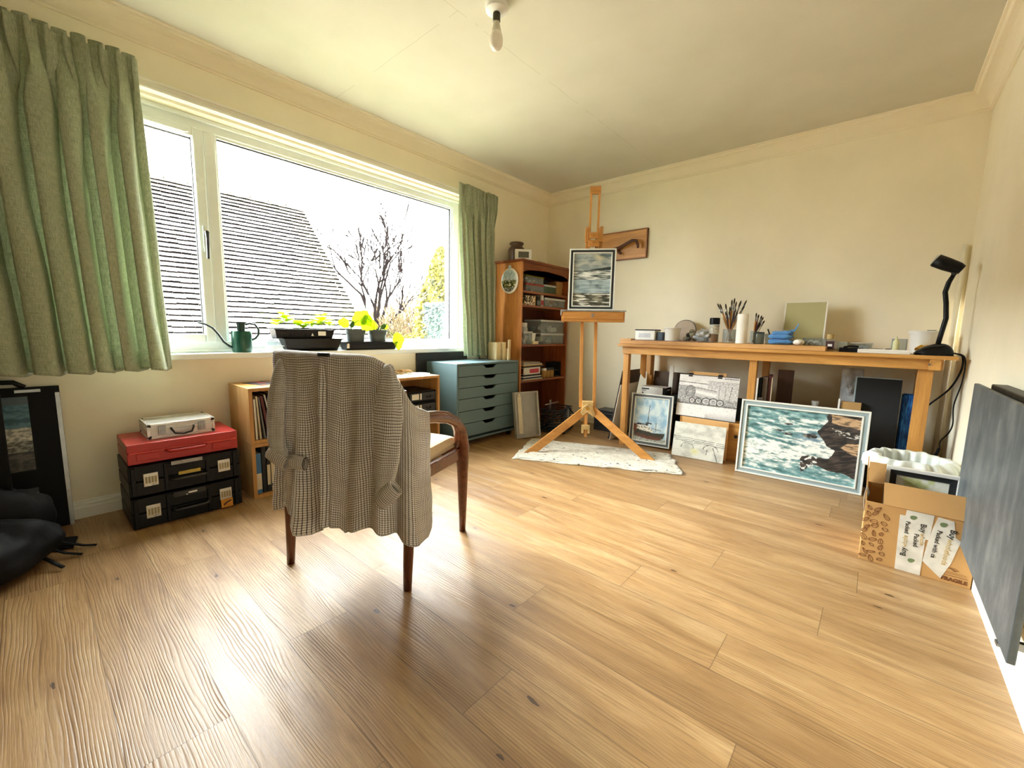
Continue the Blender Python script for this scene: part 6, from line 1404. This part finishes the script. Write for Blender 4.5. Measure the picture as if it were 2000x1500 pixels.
# board in the y-z plane facing the room
MB().box((0, 0, 0), (.012, .462, .645)).build('board', M_rubber, db, bev=.002)
MB().box((.012, .447, .0), (.018, .461, .615)).box((.012, .33, .622), (.017, .405, .634)).build('silver_strip', M_metal, db)
MB().tube([(.006, .20, .645), (.006, .24, .672), (.006, .33, .668), (.006, .36, .645)], .010, 8).build('carry_handle', M_black, db, smooth=True)
R2 = Matrix.Rotation(PI/2, 4, 'Z')
for nm, z0, h_, fn in (('sea_picture', .28, .325, strip(2)), ('grey_picture', .0, .20, strip2), ):
    o = painting(nm, db, .24, h_, 70, 90, fn, M_paint, 0, 0, 0); o.matrix_local = Matrix.Translation((.0135, .125, z0+.0)) @ R2
bg = thing('black_rucksack', 'soft black rucksack slumped on the floor at the far left', 'bag', (.40, -.10, 0))
def bagf(cx, cy, sx, sy, h, sd):
    def F(u, v):
        a = 2*PI*u; p = PI*v; e = max(0, math.sin(p))**.55; n = 1+.16*noise.noise(Vector((math.cos(a)*1.6, math.sin(a)*1.6, v*2.2+sd)))+.05*noise.noise(Vector((math.cos(a)*5, math.sin(a)*5, v*7+sd)))
        return (cx+sx*math.cos(a)*e*n, cy+sy*math.sin(a)*e*n, max(.001, h*(.5-.5*math.cos(p))*n))
    return F
M_bag = plain('black_nylon', S(9, 9, 11), .7, 0, .2, 8, .4, 300, .2); M_bag2 = plain('dark_grey_nylon', S(15, 16, 19), .7, 0, .2, 8, .4, 300, .2)
MB().grid(60, 30, bagf(.06, -.03, .22, .27, .21, 1)).build('main_body', M_bag, bg, smooth=True, fix=False)
MB().grid(50, 26, bagf(-.10, .02, .17, .22, .30, 5)).build('top_pocket', M_bag2, bg, smooth=True, fix=False)
m = MB()
for pts in ([(-.12, .18, .06), (-.05, .25, .03), (.0, .31, .012), (.02, .345, .008)], [(.0, .20, .05), (.05, .255, .02), (.08, .30, .008)], [(.10, .20, .04), (.17, .245, .012)]):
    m.tube(pts, [(.008, .003)]*len(pts), 8)
m.build('strap', M_rubber, bg, smooth=True)
MB().prism([(-.22, .15), (-.12, .30), (-.02, .28), (-.05, .18)], 'z', .004, .016).build('flap', M_bag, bg, bev=.003)
MB().tube([(-.03, .205, .10), (-.025, .212, .065)], .004, 6).tube([(.07, .0, .215), (.05, -.03, .212)], .006, 6).build('reflective_tab', M_gb, bg)
dk = thing('black_easel_case', 'edge of a tall black case rising beside the display board at the picture edge', 'case', (.20, -.30, 0))
MB().box((0, 0, 0), (.05, .338, .76)).build('case', M_bag, dk, bev=.012)

# ------------------------------------------------------------- armchair
ch = thing('armchair', 'mid century wooden armchair with beige seat seen from behind', 'chair', (1.375, .844, 0), rz=math.radians(23.64))
M_wal = wood('dark_walnut', S(58, 26, 16), S(110, 58, 36), 'z', 1.4, .25, coat=.3); M_walx = wood('dark_walnut_arm', S(64, 30, 18), S(116, 64, 40), 'y', 1.4, .25, coat=.3)
for sx in (-1, 1):
    MB().tube([(sx*.262, .0, 0), (sx*.262, .006, .10), (sx*.266, .016, .30), (sx*.268, .020, .44), (sx*.262, .010, .60), (sx*.25, .0, .72)], [(.014, .015), (.017, .018), (.021, .022), (.022, .023), (.018, .020), (.015, .016)], 16).build('rear_leg', M_wal, ch, smooth=True)
    # front leg sweeping up into the arm as one bent piece
    pts = [(sx*.262, .478, 0), (sx*.266, .470, .12), (sx*.272, .455, .30), (sx*.278, .436, .42), (sx*.281, .405, .500), (sx*.283, .350, .548), (sx*.284, .27, .580), (sx*.282, .18, .600), (sx*.278, .10, .612), (sx*.270, .04, .620), (sx*.255, .0, .625)]
    rd = [(.0135, .015), (.016, .019), (.019, .026), (.020, .033), (.020, .032), (.022, .025), (.024, .021), (.024, .020), (.022, .020), (.018, .020), (.014, .018)]
    MB().tube(pts, [(a, b) for a, b in rd], 18).build('front_leg_and_arm', M_walx, ch, smooth=True)
for a, b in (((-.262, .455, .385), (.262, .455, .385)), ((-.262, .02, .40), (.262, .02, .40)), ((-.265, .02, .40), (-.268, .45, .385)), ((.265, .02, .40), (.268, .45, .385))):
    m = MB(); bar(m, a, b, .022 if abs(a[0]-b[0]) < .1 else .050, .050 if abs(a[0]-b[0]) < .1 else .022); m.build('seat_rail', M_wal, ch, bev=.004)
def seat(u, v):
    x = (u-.5)*2; y = (v-.5)*2; e = (1-abs(x)**6)*(1-abs(y)**6); return (.245*x, .235+.235*y, .432+.036*max(0, e)**.35)
M_seat = plain('beige_upholstery', S(206, 184, 152), .9, 0, .08, 60, .5, 500, .1)
m = MB().grid(30, 30, seat).box((-.243, .002, .412), (.243, .468, .433)); m.build('seat', M_seat, ch, smooth='auto')
# curved backrest
def back(u, v):
    a = (u-.5)*2; z = .47+.355*v*(1-.22*max(0, a)**3); x = .235*a*(1-.08*v); y = .012+.055*a*a-.03*v
    return (x, y, z)
m = MB().grid(24, 12, back); m.build('backrest', M_seat, ch, smooth=True, solid=.032, fix=False)
MB().tube([(-.235, .04, .80), (-.16, -.005, .818), (0, -.02, .822), (.10, -.012, .820), (.15, -.0, .79), (.20, .03, .74)], [(.012, .018)]*6, 12).build('top_rail', M_wal, ch, smooth=True)

# ------------------------------------------------------------- checked shirt over the chair
t = NT('checked_cotton'); uv = t.n('TexCoord').outputs['UV']; sp = t.n('SeparateXYZ', {0: uv})
def stripe(ch_, per, wdt, off=0):
    fr = t.math('FRACT', t.math('MULTIPLY_ADD', ch_, 1/per, off)); return t.math('LESS_THAN', t.math('ABSOLUTE', t.math('SUBTRACT', fr, .5)), wdt)
P_ = .0080
sx_ = stripe(sp.outputs[0], P_, .105); sy_ = stripe(sp.outputs[1], P_, .105)
bx_ = stripe(sp.outputs[0], P_*8, .06); by_ = stripe(sp.outputs[1], P_*8, .06)
n = t.noise(uv, 14, 3)
c = t.ramp(n, [(.3, S(226, 220, 216)), (.7, S(242, 236, 230))])
c = t.mix(t.math('MULTIPLY', t.math('MAXIMUM', sx_, sy_), .88), c, S(40, 32, 38)); c = t.mix(t.math('MULTIPLY', t.math('MAXIMUM', bx_, by_), .10), c, S(130, 84, 84)); c = t.mix(t.math('MULTIPLY', sx_, sy_), c, S(24, 18, 20))
pb = t.bsdf(c, .85, 0, t.bump(t.noise(uv, 900, 2), .3, .001), **{'Specular IOR Level': .1})
M_shirt = t.done(t.n('MixShader', {0: .18, 1: pb, 2: t.n('BsdfTranslucent', {'Color': c}).outputs[0]}).outputs[0])
st = thing('checked_shirt', 'fine checked brown and cream shirt hung over the back of the armchair', 'shirt', (1.375, .844, 0), rz=math.radians(23.64))
PL_ = [(-.292, .03), (-.282, -.020), (-.22, -.046), (-.12, -.062), (0, -.072), (.10, -.070), (.18, -.062), (.24, -.045), (.285, -.020), (.303, .030), (.308, .088)]
def lerp(tab, x):
    if x <= tab[0][0]: return tab[0][1]
    for (a, b), (c_, d_) in zip(tab[:-1], tab[1:]):
        if x <= c_: return b+(d_-b)*(x-a)/(c_-a)
    return tab[-1][1]
Ls = [0]
for p, q in zip(PL_[:-1], PL_[1:]): Ls.append(Ls[-1]+math.dist(p, q))
TX = [(l/Ls[-1], p[0]) for l, p in zip(Ls, PL_)]; TY = [(l/Ls[-1], p[1]) for l, p in zip(Ls, PL_)]
# heights along s
TOP = [(0, .800), (.03, .832), (.08, .846), (.25, .845), (.5, .842), (.62, .842), (.69, .836), (.74, .818), (.78, .790), (.82, .745), (.87, .690), (.91, .664), (.95, .655), (1, .640)]
HEM = [(0, .205), (.05, .225), (.10, .245), (.155, .275), (.185, .292), (.19, .243), (.21, .226), (.285, .228), (.29, .192), (.33, .182), (.37, .198), (.385, .236), (.47, .240), (.52, .232), (.545, .212), (.57, .224), (.63, .246), (.69, .258), (.74, .240), (.80, .214), (.86, .190), (.92, .176), (.97, .180), (1, .21)]
def sm(tab, x): return sum(lerp(tab, x+d) for d in (-.012, 0, .012))/3
ls = Ls[-1]
def shirtP(s, t_):
    x, y = sm(TX, s), sm(TY, s); d = .02
    tx, ty = sm(TX, min(1, s+d))-sm(TX, max(0, s-d)), sm(TY, min(1, s+d))-sm(TY, max(0, s-d)); l = math.hypot(tx, ty); nx, ny = ty/l, -tx/l   # outward, away from the seat
    zt = sm(TOP, s); zh = lerp(HEM, s)
    if t_ < .12:      # over the rail, inner side
        q = 1-t_/.12; ang = q*PI*.95
        off = -.022+.022*math.cos(ang); z = zt-.014+.014*math.sin(min(PI/2, ang) if ang < PI/2 else ang)*1
        if ang > PI/2: z = zt-.014*(1-math.sin(ang))-.03*(ang-PI/2)
        return (x+nx*off, y+ny*off, z)
    q = (t_-.12)/.88; z = (zt-.014)*(1-q)+zh*q
    f = .0
    fold = .011*math.sin(s*30+.6*math.sin(q*3))+.007*math.sin(s*57+2+q*2)+.012*noise.noise(Vector((s*9, q*2.2, 3)))
    pleat = -.010*math.exp(-((s-.455-.01*q)/.010)**2)+.008*math.exp(-((s-.43-.01*q)/.012)**2)
    amp = min(1, q*3.0)*(.55+.8*q)
    f = fold*amp+pleat*min(1, q*6)+.012*q+.004*noise.noise(Vector((s*22, q*9, 6)))
    f += .022*max(0, q-.45)*math.sin(s*44+1)*1.2
    x += (.010*q*math.sin(s*20)); 
    return (x+nx*f, y+ny*f, z)
m = MB().grid(220, 150, shirtP, uvf=lambda s, t_: (s*ls*1.12, t_*.66+.004*math.sin(s*20)))
m.build('shirt_body', M_shirt, st, smooth=True, solid=.0016, fix=False)
m = MB(); m.tube([shirtP(i/160, 1.0) for i in range(161)], .0022, 6, uvm=.004); m.build('hem', M_shirt, st, smooth=True)
def sleeve(path, rad, name='sleeve'):
    """flattened hanging tube; path in the chair frame"""
    P = [Vector(p) for p in path]; out = []; R = []
    k = 8
    for i in range(len(P)-1):
        p0, p1, p2, p3 = [P[max(0, min(len(P)-1, i+q))] for q in (-1, 0, 1, 2)]
        for s in range(k):
            t_ = s/k; out.append(.5*((2*p1)+(p2-p0)*t_+(2*p0-5*p1+4*p2-p3)*t_*t_+(3*p1-p0-3*p2+p3)*t_**3)); a, b = rad[i], rad[i+1]; R.append((a[0]+(b[0]-a[0])*t_, a[1]+(b[1]-a[1])*t_))
    out.append(P[-1]); R.append(rad[-1])
    m = MB(); n_ = 40; L = 0
    def F(u, v):
        j = min(len(out)-1, int(v*(len(out)-1)+1e-6)); p = out[j]; a = 2*PI*u
        ra, rb = R[j]; w = 1+.10*noise.noise(Vector((math.cos(a)*1.5, math.sin(a)*1.5, v*7)))+.06*math.sin(a*5+v*6)
        z_ = .004*noise.noise(Vector((u*6, v*14, 4)))
        return (p.x+math.cos(a)*ra*w, p.y+math.sin(a)*rb*w, p.z+z_)
    m.grid(n_, len(out)-1, F, uvf=lambda u, v: (u*2*PI*.055, v*.5))
    return m.build(name, M_shirt, st, smooth=True, solid=.0014, fix=False)
def cuff(c, d, L, ra, rb, nrm, par):
    c = Vector(c); d = Vector(d).normalized(); n_ = Vector(nrm).normalized(); s = d.cross(n_).normalized()
    def F(u, v):
        a = 2*PI*u; w = 1+.04*math.sin(a*3+v*5)+(.06 if .15 < v < .85 else 0); return c+d*(v-.5)*L+s*math.cos(a)*ra*w+n_*math.sin(a)*rb*w
    m = MB().grid(36, 10, F, uvf=lambda u, v: (u*.26, v*L)); m.grid(36, 10, lambda u, v: (lambda p: c+(Vector(p)-c)*.86)(F(u, v)), uvf=lambda u, v: (u*.26, v*L))
    return m.build('cuff', M_shirt, par, smooth=True, solid=.003, fix=False)
s1 = sleeve([(.240, -.060, .812), (.255, -.085, .745), (.262, -.100, .66), (.260, -.106, .56), (.254, -.108, .48), (.246, -.108, .425), (.236, -.105, .375)], [(.012, .008), (.040, .016), (.050, .018), (.047, .019), (.042, .018), (.034, .017), (.018, .010)])
cuff((.270, -.122, .402), (.70, 0, .72), .085, .026, .015, (0, 1, 0), s1)
s2 = sleeve([(-.215, -.040, .812), (-.215, -.060, .74), (-.215, -.072, .66), (-.215, -.080, .58), (-.212, -.084, .515), (-.190, -.086, .465)], [(.012, .008), (.030, .015), (.036, .017), (.037, .018), (.036, .018), (.030, .014)])
cuff((-.200, -.092, .462), (.85, 0, -.40), .085, .024, .015, (0, 1, 0), s2)
cuff((-.115, -.088, .455), (.95, 0, -.05), .06, .022, .014, (0, 1, 0), s2)
m = MB().grid(6, 4, lambda u, v: (-.02+.05*u, -.082-.004*math.sin(PI*u), .832+.012*v)); m.build('hanging_loop', M_dark, st, smooth=True, solid=.002)
